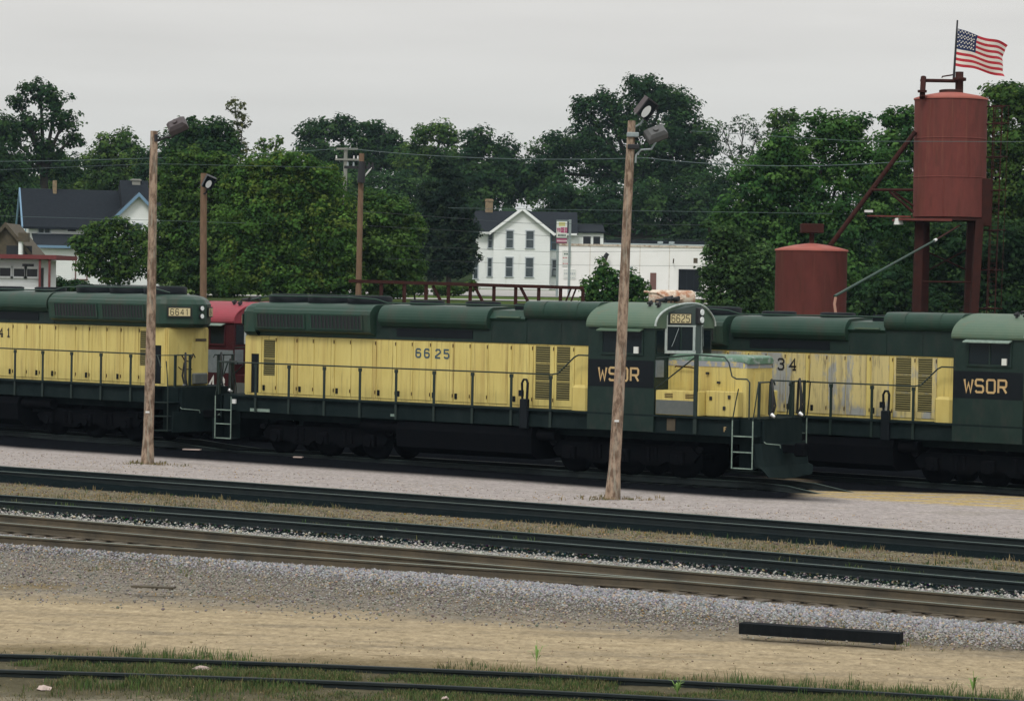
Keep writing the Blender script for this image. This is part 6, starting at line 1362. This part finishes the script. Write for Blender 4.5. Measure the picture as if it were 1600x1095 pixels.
tree('dark tree filling the space between the legs of the raised red tank', 140, [(1480, 380, 54, 44), (1550, 390, 50, 50), (1610, 400, 50, 54), (1510, 440, 60, 44), (1580, 460, 60, 44), (1450, 480, 50, 30), (1640, 470, 50, 44), (1395, 450, 44, 40), (1370, 480, 44, 30)], (1530, 500), DK, .22, 1.0, .95, .0, G2, seed=30)
tree('dark tree cut by the right edge', 135, [(1680, 250, 60, 60), (1690, 350, 70, 70), (1680, 430, 60, 60)], (1690, 500), DK, .24, .9, 1., .0, G2, seed=31)
def shrubs(label, D, items, cols, leaf, seed):
    for i, (x, y, rx, ry, lab) in enumerate(items): tree(lab, D, [(x, y, rx, ry), (x - rx * .5, y + ry * .3, rx * .6, ry * .7), (x + rx * .5, y + ry * .25, rx * .6, ry * .7)], (x, 470), cols, leaf, .9, .4, .0, 'shrubs behind the train', 'shrub', 'shrub', seed=seed + i, trunk_r=.05)
shrubs('', 150, [(80, 440, 22, 12, 'low dark shrub beside the white yard office'), (120, 446, 24, 9, 'low shrub in front of the porch wall'), (30, 452, 30, 6, 'flat shrub line under the yard office windows')], DK, .16, 60)
shrubs('', 160, [(650, 448, 16, 14, 'small shrub at the left end of the red rack'), (700, 452, 24, 10, 'shrub under the red rack below the conical tree'), (736, 446, 12, 9, 'little shrub at the left corner of the white house')], MD, .16, 70)
# far wooded ridge closing the view behind the trees
def far_wood():
    r = np.random.default_rng(9); N = 26000; D = r.uniform(420, 520, N); X = r.uniform(-.36, .36, N) * D; base = gh(X, D)
    h = (7.5 + 2.6 * sn(X, D, .06, 3) + 1.5 * sn(X, D, .2, 4)) * r.random(N) ** .55; pos = np.stack([X, D, base + h], -1)
    nrm = r.normal(size=(N, 3)) * .5 + np.array([0, -.5, .6]); nrm /= np.linalg.norm(nrm, axis=1)[:, None]; a = np.cross(nrm, r.normal(size=(N, 3))); a /= np.linalg.norm(a, axis=1)[:, None]; b = np.cross(nrm, a); L_ = r.uniform(.8, 1.9, (N, 1))
    V = np.stack([pos - a * L_, pos - b * L_ * .8, pos + a * L_, pos + b * L_ * .8], 1).reshape(-1, 3); c = np.array(DK)[r.integers(0, 4, N)] * r.uniform(.7, 1.2, (N, 1))
    me = bulk_mesh('far_wood', V, np.arange(N)[:, None] * 4 + np.array([[0, 1, 2, 3]]), M['leaves'], colr=np.repeat(c, 4, 0)); o = bpy.data.objects.new('far_wood', me); col.objects.link(o); tag(o, 'dark far off wood closing the view behind the nearer trees', 'wood', kind='stuff')
far_wood()

# ------------------------------------------------------------------ thin haze volume over the whole yard, added to lift the dark tones
hzb = MB(); hzb.box(-3300, 3300, -40, 2900, -3.0, 36.0); ho = hzb.build('added_haze'); tag(ho, 'thin haze added over the whole yard to lift the dark tones', 'added_haze', kind='stuff')
hm_ = bpy.data.materials.new('added_thin_haze'); hm_.use_nodes = True; ht = hm_.node_tree; ht.nodes.clear()
out = ht.nodes.new('ShaderNodeOutputMaterial'); pv = ht.nodes.new('ShaderNodeVolumePrincipled'); pv.inputs['Color'].default_value = (.62, .80, 1.0, 1); pv.inputs['Density'].default_value = .00009
ht.links.new(pv.outputs[0], out.inputs['Volume']); ho.data.materials.append(hm_)
